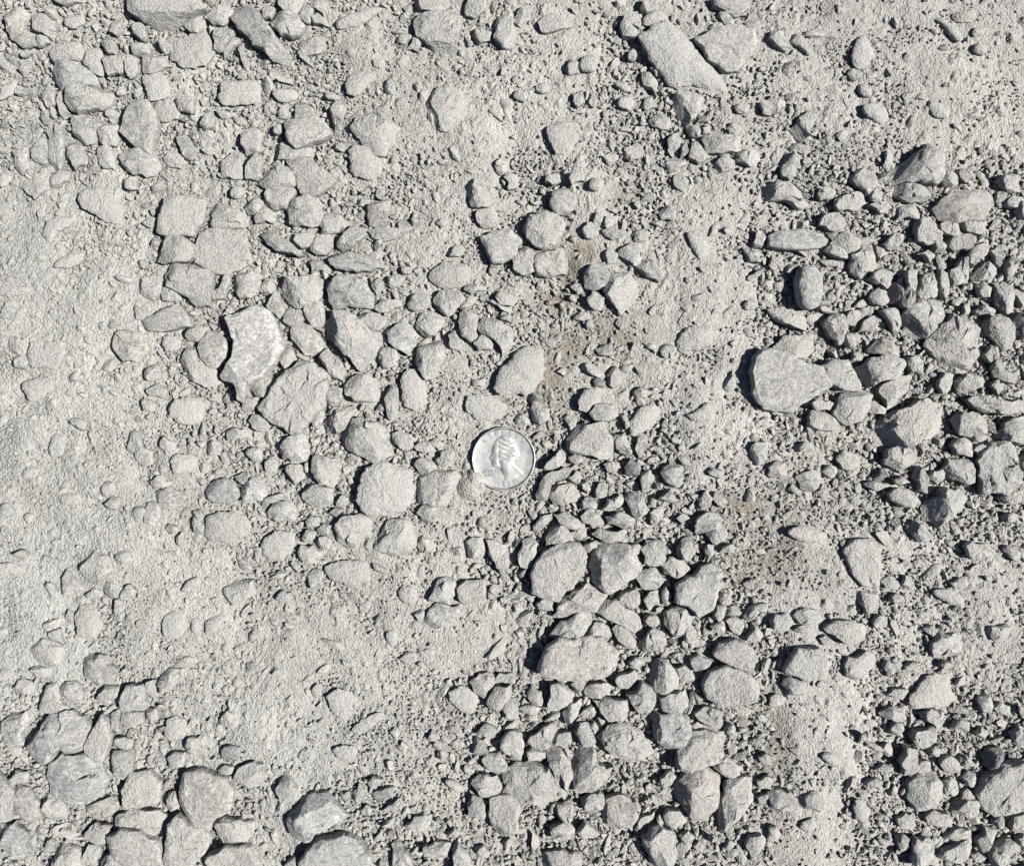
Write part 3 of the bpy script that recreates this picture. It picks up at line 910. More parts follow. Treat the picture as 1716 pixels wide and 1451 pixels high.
FACETS = {
 'D1': [(165, 40, .35), (20, 62, .72)], 'K23': [(178, 38, .60)], 'O28': [(150, 38, .50)], 'H25': [(190, 34, .62)],
 'H29': [(205, 42, .60)], 'B18': [(205, 42, .45)], 'B31': [(180, 36, .5)], 'F13': [(186, 38, .62)], 'J1': [(192, 36, .62)],
 'C23': [(200, 42, .5)], 'D27': [(220, 42, .4)], 'O13': [(165, 38, .55), (60, 60, .75)], 'O9': [(182, 42, .62)],
 'A1': [(268, 36, .55)], 'L12': [(195, 42, .5)], 'O15': [(180, 46, .68), (350, 55, .75)], 'O16': [(188, 38, .6)],
 'K18': [(150, 42, .55)], 'K43': [(182, 42, .5)], 'F35': [(200, 46, .7)], 'H13': [(180, 40, .4)], 'P17': [(180, 35, .3)],
 'E12': [(30, 66, .86), (200, 55, .86), (270, 50, .84)], 'N1': [(300, 50, .8), (90, 48, .8)], 'A8': [(200, 50, .6)], 'L5': [(170, 40, .5)],
 'G5': [(150, 44, .7)], 'F39': [(185, 40, .5)], 'I9': [(150, 50, .7)], 'N3': [(120, 40, .5)],
}

def stone_params(sid, h, look, pts):
    P = np.array(pts, float)
    cxp, cyp = P.mean(0)
    x0, y0 = px2mm(cxp, cyp)
    A = abs(area_of(P)) * S * S
    if h is None:
        h = 1.15 * math.sqrt(A)
    hv = 0.48 * h * (0.72 + 0.28 * float(gravel_at(x0, y0)))
    if 'b' in look:
        hv = 0.24 * h + 0.35
    g = float(base_height(x0, y0))
    return P, A, hv, g

def stone_mesh_arrays(sid, P, hv, g, look, nseg, ntop, seed):
    r = np.random.default_rng(seed)
    buried = 'b' in look
    rounded = 'r' in look or buried
    zs = g + (0.25 if buried else 0.40) * hv
    Q = np.stack(px2mm(P[:, 0], P[:, 1], zs), 1)
    if area_of(Q) < 0:
        Q = Q[::-1]
    if rounded:
        Q = chaikin(Q, 0.22)
    else:
        for lev in range(2):                    # chipped, broken outline
            Qn = np.roll(Q, -1, 0)
            e = Qn - Q
            L = np.hypot(*e.T)
            k = r.uniform(0.3, 0.7, len(Q))[:, None]
            off = (r.normal(0.01, 0.04 if 'f' in look else 0.085, len(Q)) * L)[:, None]
            mid = Q + e * k + np.stack([e[:, 1], -e[:, 0]], 1) / np.maximum(L, 1e-6)[:, None] * off
            Q = np.stack([Q, mid], 1).reshape(-1, 2)
    if rounded:
        Q = chaikin(Q)
    Q = resample(Q, nseg)
    c = Q.mean(0)
    R = math.sqrt(abs(area_of(Q)) / math.pi)
    # ragged outline
    ang = np.arctan2(Q[:, 1] - c[1], Q[:, 0] - c[0])
    sx = r.uniform(0, 100)
    j = fbm(np.cos(ang) * 2.4 + sx, np.sin(ang) * 2.4 + sx, np.zeros(nseg), seed, 4, 0.68)
    Q = c + (Q - c) * (1.0 if buried else 1.05) * (1 + (0.085 if buried else 0.045 if rounded else 0.035) * j)[:, None]
    e1, e2 = (0.26, 0.34) if 'a' in look else (0.34, 0.44) if not rounded else (0.62, 0.75)
    if buried:
        e1, e2 = 0.95, 1.1
    nbot = max(4, ntop // 3)
    ph = np.concatenate([np.linspace(0, math.pi / 2, ntop + 1)[1:], math.pi / 2 + np.linspace(0, math.pi / 2, nbot + 1)[1:-1]])
    ht = hv * (0.80 if buried else 0.68)
    hb = max(hv * 0.9, 0.55 * R)
    t = np.sin(ph) ** e1
    zf = np.sign(np.cos(ph)) * np.abs(np.cos(ph)) ** e2
    zz = np.where(zf > 0, zf * ht, zf * hb)
    V = np.zeros((len(ph), nseg, 3))
    V[:, :, :2] = (Q - c)[None] * t[:, None, None]
    V[:, :, 2] = zz[:, None]
    V = V.reshape(-1, 3)
    V = np.vstack([V, [[0, 0, ht]], [[0, 0, -hb]]])
    up = V[:, 2] > -0.15 * hv
    if buried:
        la = r.normal(0, 0.9)
        sl = r.uniform(0.11, 0.22) * min(1.0, 1.6 * hv / R + 0.35)
        V[:, 2] -= (V[:, 0] * math.cos(la) + V[:, 1] * math.sin(la)) * sl
    # a tilt of the whole top, then flat breaks
    if not buried:
        ta, ts = r.uniform(0, 2 * math.pi), r.uniform(0, 0.16)
        V[:, 2] += np.where(up, 1, 0) * (V[:, 0] * math.cos(ta) + V[:, 1] * math.sin(ta)) * ts * np.clip(V[:, 2] / ht, 0, 1)
        cuts = []
        for a, e, k in FACETS.get(sid, []):
            cuts.append((math.radians(a), math.radians(e), k))
        ncut = 5 if rounded else (12 if 'a' in look else 11)
        if 'f' in look:                          # one broad flat top, only its rim chipped
            ncut = 0
            for _ in range(4):
                cuts.append((r.uniform(0, 2 * math.pi), math.radians(r.uniform(50, 70)), r.uniform(0.88, 0.96)))
            cuts.append((r.uniform(0, 2 * math.pi), math.radians(r.uniform(83, 88)), r.uniform(0.80, 0.9)))
        for _ in range(ncut):
            cuts.append((r.uniform(0, 2 * math.pi), math.radians(r.choice([r.uniform(30, 60), r.uniform(60, 86)])), r.uniform(0.66, 0.93) if not rounded else r.uniform(0.86, 0.97)))
        for a, e, k in cuts:
            d = np.array([math.cos(a) * math.cos(e), math.sin(a) * math.cos(e), math.sin(e)])
            s = V @ d
            lim = s.max() * k
            V -= (np.maximum(0, s - lim) * up)[:, None] * d
    # small fracture faces, each stepped a little from the next
    if not buried:
        ns = int(np.clip(R * 1.6, 5, 26))
        ra = np.sqrt(r.random(ns)); aa = r.uniform(0, 2 * math.pi, ns)
        sd = np.stack([ra * np.cos(aa) * R * 1.1, ra * np.sin(aa) * R * 1.1, r.uniform(-0.2, 1.0, ns) * ht], 1)
        wgl = V + 0.10 * R * np.stack([fbm(V[:, 0] / R * 3 + 5, V[:, 1] / R * 3, V[:, 2] / R * 3, seed + k_, 2) for k_ in (61, 62, 63)], 1)
        near = ((wgl[:, None, :] - sd[None]) ** 2).sum(-1).argmin(1)
        rv = r.normal(0, 1, (ns, 2)) * (0.06 if rounded or 'f' in look else 0.12)
        step = ((V[:, :2] - sd[near, :2]) * rv[near]).sum(1) + r.normal(0, 0.016, ns)[near] * R * (0.5 if rounded or 'f' in look else 1)
        V[:, 2] += np.clip(step, -0.3 * hv, 0.3 * hv) * np.clip(V[:, 2] / ht + 0.1, 0, 1)
    # rough skin
    nrm = V / np.maximum(np.linalg.norm(V * [1, 1, R / max(ht, 1e-3)], axis=1), 1e-6)[:, None]
    nrm[:, 2] = np.clip(V[:, 2] / ht, -1, 1)
    nrm /= np.maximum(np.linalg.norm(nrm, axis=1), 1e-6)[:, None]
    o = r.uniform(0, 200, 3)
    f1 = 1.6 / R
    amp = 0.028 * R if not buried else 0.03 * R
    W = V + o * 5
    if 's' in look:          # foliated rock: streaks along one way
        ca, sa = math.cos(0.75), math.sin(0.75)
        W = np.stack([(V[:, 0] * ca - V[:, 1] * sa) * 0.28, (V[:, 0] * sa + V[:, 1] * ca) * 1.6, V[:, 2]], 1) + o
    amp = min(amp, 0.12 * hv + 0.05)
    n1 = fbm(W[:, 0] * f1, W[:, 1] * f1, W[:, 2] * f1, seed + 5, 3)
    n2 = fbm(W[:, 0] / 1.5, W[:, 1] / 1.5, W[:, 2] / 1.5, seed + 9, 2)
    k2 = 0.30 if 't' in look else (0.15 if not buried else 0.14)
    if 't' in look:          # pitted skin
        n2 = n2 - 1.2 * np.maximum(0, fbm(W[:, 0] / 2.2, W[:, 1] / 2.2, W[:, 2] / 2.2, seed + 31, 2) - 0.25)
    V = V + nrm * (amp * n1 + min(k2, 0.06 * hv + 0.06) * n2)[:, None]
    nr = len(ph)
    F = []
    idx = np.arange(nr * nseg).reshape(nr, nseg)
    a, b = idx[:-1], np.roll(idx[:-1], -1, 1)
    c2, d2 = np.roll(idx[1:], -1, 1), idx[1:]
    quads = np.stack([a, d2, c2, b], -1).reshape(-1, 4)
    topv, botv = nr * nseg, nr * nseg + 1
    t1 = np.stack([np.full(nseg, topv), idx[0], np.roll(idx[0], -1)], -1)
    t2 = np.stack([np.full(nseg, botv), np.roll(idx[-1], -1), idx[-1]], -1)
    return V, quads, np.vstack([t1, t2]), (c[0], c[1], zs)

def new_mesh(name, V, quads, tris, smooth=True):
    me = bpy.data.meshes.new(name)
    nq, nt = len(quads), len(tris)
    me.vertices.add(len(V))
    me.vertices.foreach_set("co", np.ascontiguousarray(V, np.float32).ravel())
    loops = np.concatenate([np.asarray(quads, np.int32).ravel(), np.asarray(tris, np.int32).ravel()])
    me.loops.add(len(loops))
    me.loops.foreach_set("vertex_index", loops)
    starts = np.concatenate([np.arange(nq) * 4, nq * 4 + np.arange(nt) * 3]).astype(np.int32)
    me.polygons.add(nq + nt)
    me.polygons.foreach_set("loop_start", starts)
    me.update(calc_edges=True)
    me.polygons.foreach_set("use_smooth", np.full(nq + nt, smooth))
    me.validate()
    return me

def paint(me, rgb, dust):
    n = len(me.vertices)
    a = me.color_attributes.new("tint", 'FLOAT_COLOR', 'POINT')
    c = np.ones((n, 4), np.float32)
    c[:, :3] = rgb
    c[:, 3] = dust
    a.data.foreach_set("color", c.ravel())

# ------------------------------------------------------------------ materials
def nodes_of(name):
    m = bpy.data.materials.new(name)
    m.use_nodes = True
    return m, m.node_tree.nodes, m.node_tree.links

def N(nt, kind, **kw):
    n = nt.new(kind)
    for k, v in kw.items():
        if k.startswith('i_'):
            n.inputs[k[2:].replace('_', ' ')].default_value = v
        else:
            setattr(n, k, v)
    return n

DUST = (0.2015, 0.197, 0.1845)

def mix_rgb(nt, ln, fac, a, b, blend='MIX'):
    n = nt.new("ShaderNodeMix")
    n.data_type = 'RGBA'
    n.blend_type = blend
    for sock, v in ((n.inputs[0], fac), (n.inputs[6], a), (n.inputs[7], b)):
        if hasattr(v, 'is_output'):
            ln.new(v, sock)
        else:
            sock.default_value = v if not isinstance(v, tuple) else (*v, 1.0)[:4]
    return n.outputs[2]

def mrange(nt, ln, v, a, b, c=0.0, d=1.0, smooth=False):
    n = nt.new("ShaderNodeMapRange")
    n.interpolation_type = 'SMOOTHSTEP' if smooth else 'LINEAR'
    ln.new(v, n.inputs[0])
    for i, q in enumerate((a, b, c, d)):
        n.inputs[i + 1].default_value = q
    return n.outputs[0]

def mth(nt, ln, op, a, b=0.0):
    n = nt.new("ShaderNodeMath")
    n.operation = op
    for s, v in ((n.inputs[0], a), (n.inputs[1], b)):
        if hasattr(v, 'is_output'):
            ln.new(v, s)
        else:
            s.default_value = v
    return n.outputs[0]

def noise(nt, ln, vec, scale, detail=3.0, rough=0.55):
    n = nt.new("ShaderNodeTexNoise")
    n.inputs["Scale"].default_value = scale
    n.inputs["Detail"].default_value = detail
    n.inputs["Roughness"].default_value = rough
    ln.new(vec, n.inputs["Vector"])
    return n.outputs[0]

def rock_material(name, ground=False):
    m, nt, ln = nodes_of(name)
    bsdf = nt["Principled BSDF"]
    tc = nt.new("ShaderNodeTexCoord")
    oi = nt.new("ShaderNodeObjectInfo")
    vec = tc.outputs["Object"]
    if not ground:
        sc = N(nt, "ShaderNodeVectorMath", operation='SCALE')
        comb = nt.new("ShaderNodeCombineXYZ")
        for i, k in enumerate((1.0, 2.7, 5.3)):
            ln.new(mth(nt, ln, 'MULTIPLY', oi.outputs["Random"], k), comb.inputs[i])
        add = N(nt, "ShaderNodeVectorMath", operation='ADD')
        ln.new(vec, add.inputs[0]); ln.new(comb.outputs[0], add.inputs[1])
        vec = add.outputs[0]
    at = nt.new("ShaderNodeAttribute")
    at.attribute_name = "tint"
    dust_amt = at.outputs["Alpha"]
    big = noise(nt, ln, vec, 160, 4, 0.6)
    mid = noise(nt, ln, vec, 620, 4, 0.65)
    fine = noise(nt, ln, vec, 2300, 2, 0.6)
    # mottled mineral colour
    mott = mrange(nt, ln, mid, 0.30, 0.68, 0.70, 1.18)
    mott2 = mrange(nt, ln, big, 0.3, 0.7, 0.86, 1.12)
    mp = nt.new("ShaderNodeMapping")
    mp.inputs["Scale"].default_value = (1.0, 5.0, 1.0)
    cr_ = nt.new("ShaderNodeCombineXYZ")
    ln.new(mth(nt, ln, 'MULTIPLY', oi.outputs["Random"], 6.28), cr_.inputs[2])
    ln.new(cr_.outputs[0], mp.inputs["Rotation"])
    ln.new(vec, mp.inputs["Vector"])
    streak = noise(nt, ln, mp.outputs[0], 190, 4, 0.6)
    speck = mrange(nt, ln, noise(nt, ln, vec, 1300, 3, 0.7), 0.40, 0.60, 0.80, 1.16, True)
    vein = mrange(nt, ln, mth(nt, ln, 'ABSOLUTE', mth(nt, ln, 'SUBTRACT', noise(nt, ln, vec, 75, 2, 0.5), 0.5)), 0.004, 0.016, 1.16, 1.0, True)
    mm = mth(nt, ln, 'MULTIPLY', mth(nt, ln, 'MULTIPLY', mott, mott2), mth(nt, ln, 'MULTIPLY', mrange(nt, ln, streak, 0.3, 0.7, 0.84, 1.14), mth(nt, ln, 'MULTIPLY', vein, speck)))
    g = nt.new("ShaderNodeCombineColor")
    for i in range(3):
        ln.new(mm, g.inputs[i])
    rock = mix_rgb(nt, ln, 1.0, at.outputs["Color"], g.outputs[0], 'MULTIPLY')
    # dust lying on it
    nz = nt.new("ShaderNodeSeparateXYZ")
    geo = nt.new("ShaderNodeNewGeometry")
    ln.new(geo.outputs["Normal"], nz.inputs[0])
    up = mth(nt, ln, 'MULTIPLY', nz.outputs[2], 0.45)
    dn = mth(nt, ln, 'ADD', mth(nt, ln, 'ADD', up, dust_amt), mth(nt, ln, 'MULTIPLY', big, 0.9))
    dn = mth(nt, ln, 'ADD', dn, mth(nt, ln, 'MULTIPLY', mid, 0.5))
    dmask = mrange(nt, ln, dn, 1.22, 1.46, 0.0, 0.94, True)
    grain = mth(nt, ln, 'MULTIPLY', mrange(nt, ln, fine, 0.3, 0.7, 0.78, 1.20), mrange(nt, ln, mid, 0.3, 0.7, 0.90, 1.10))
    g2 = nt.new("ShaderNodeCombineColor")
    for i in range(3):
        ln.new(grain, g2.inputs[i])
    if ground:
        dustc = mix_rgb(nt, ln, 1.0, at.outputs["Color"], g2.outputs[0], 'MULTIPLY')
        colr = dustc
    else:
        half = mix_rgb(nt, ln, 0.55, at.outputs["Color"], DUST)
        dustc = mix_rgb(nt, ln, 1.0, half, g2.outputs[0], 'MULTIPLY')
        colr = mix_rgb(nt, ln, dmask, rock, dustc)
    ln.new(colr, bsdf.inputs["Base Color"])
    bsdf.inputs["Roughness"].default_value = 0.92
    bsdf.inputs["Specular IOR Level"].default_value = 0.18
    bsdf.inputs["Diffuse Roughness"].default_value = 0.0
    # relief: crumbs of dust and fine break
    vo = nt.new("ShaderNodeTexVoronoi")
    vo.inputs["Scale"].default_value = 1150
    ln.new(vec, vo.inputs["Vector"])
    crumb = mrange(nt, ln, vo.outputs["Distance"], 0.0, 0.75, 1.0, 0.0)
    hgt = mth(nt, ln, 'ADD', mth(nt, ln, 'ADD', mth(nt, ln, 'MULTIPLY', mid, 0.50), mth(nt, ln, 'MULTIPLY', fine, 0.28)), mth(nt, ln, 'MULTIPLY', streak, 0.0 if ground else 0.7))
    if ground:
        cr = mth(nt, ln, 'MULTIPLY', crumb, 0.46)
    else:
        cr = mth(nt, ln, 'MULTIPLY', mth(nt, ln, 'MULTIPLY', crumb, dmask), 0.32)
    hgt = mth(nt, ln, 'ADD', hgt, cr)
    bp = nt.new("ShaderNodeBump")
    bp.inputs["Strength"].default_value = 1.0
    bp.inputs["Distance"].default_value = 0.00085
    ln.new(hgt, bp.inputs["Height"])
    ln.new(bp.outputs[0], bsdf.inputs["Normal"])
    return m

MAT_STONE = rock_material("dusty_stone")
MAT_GROUND = rock_material("dusty_ground", True)

def look_colour(look, r):
    v = 0.198 * (1 + r.normal(0, 0.045))
    hue = r.normal(0, 0.006)
    c = np.array([v * (1.02 + hue), v * 1.0, v * (0.95 - hue)])
    dust = r.uniform(0.12, 0.52)
    if 'p' in look: c *= 1.05; dust -= 0.12
    if 'q' in look: c *= 1.09; dust -= 0.2
    if 'd' in look: c *= np.array([0.80, 0.81, 0.83]); dust -= 0.15
    if 'D' in look: c *= np.array([0.55, 0.56, 0.58]); dust -= 0.3
    if 'm' in look: c *= np.array([0.93, 0.94, 0.96]); dust -= 0.3
    if 'k' in look: c *= np.array([1.02, 0.99, 0.98])
    if 'o' in look: c *= np.array([1.01, 0.985, 0.94])
    if 's' in look: dust -= 0.12
    if 't' in look: dust += 0.15
    if 'b' in look: dust += 0.45
    return c, dust

# ------------------------------------------------------------------ parse the tracing
STONES = []
ox = oy = 0
tile = ''
for line in DATA.strip().split("\n"):
    f = line.split()
    if f[0].isalpha():
        tile, ox, oy = f[0], float(f[1]), float(f[2])
        continue
    pts = [tuple(float(v) for v in p.split(',')) for p in f[3:]]
    pts = [(ox + x / 4.0, oy + y / 4.0) for x, y in pts]
    STONES.append((tile + f[0], None if f[1] == '-' else float(f[1]), f[2], pts))
prep = []
for sid, h, look, pts in STONES:
    P, A, hv, g = stone_params(sid, h, look, pts)
    Pc = np.clip(P, [0, 0], [1716, 1451])
    prep.append((abs(area_of(Pc)), sid, look, P, A, hv, g))
prep.sort(key=lambda q: -q[0])
SINGLE = prep[:300]
REST = prep[300:]

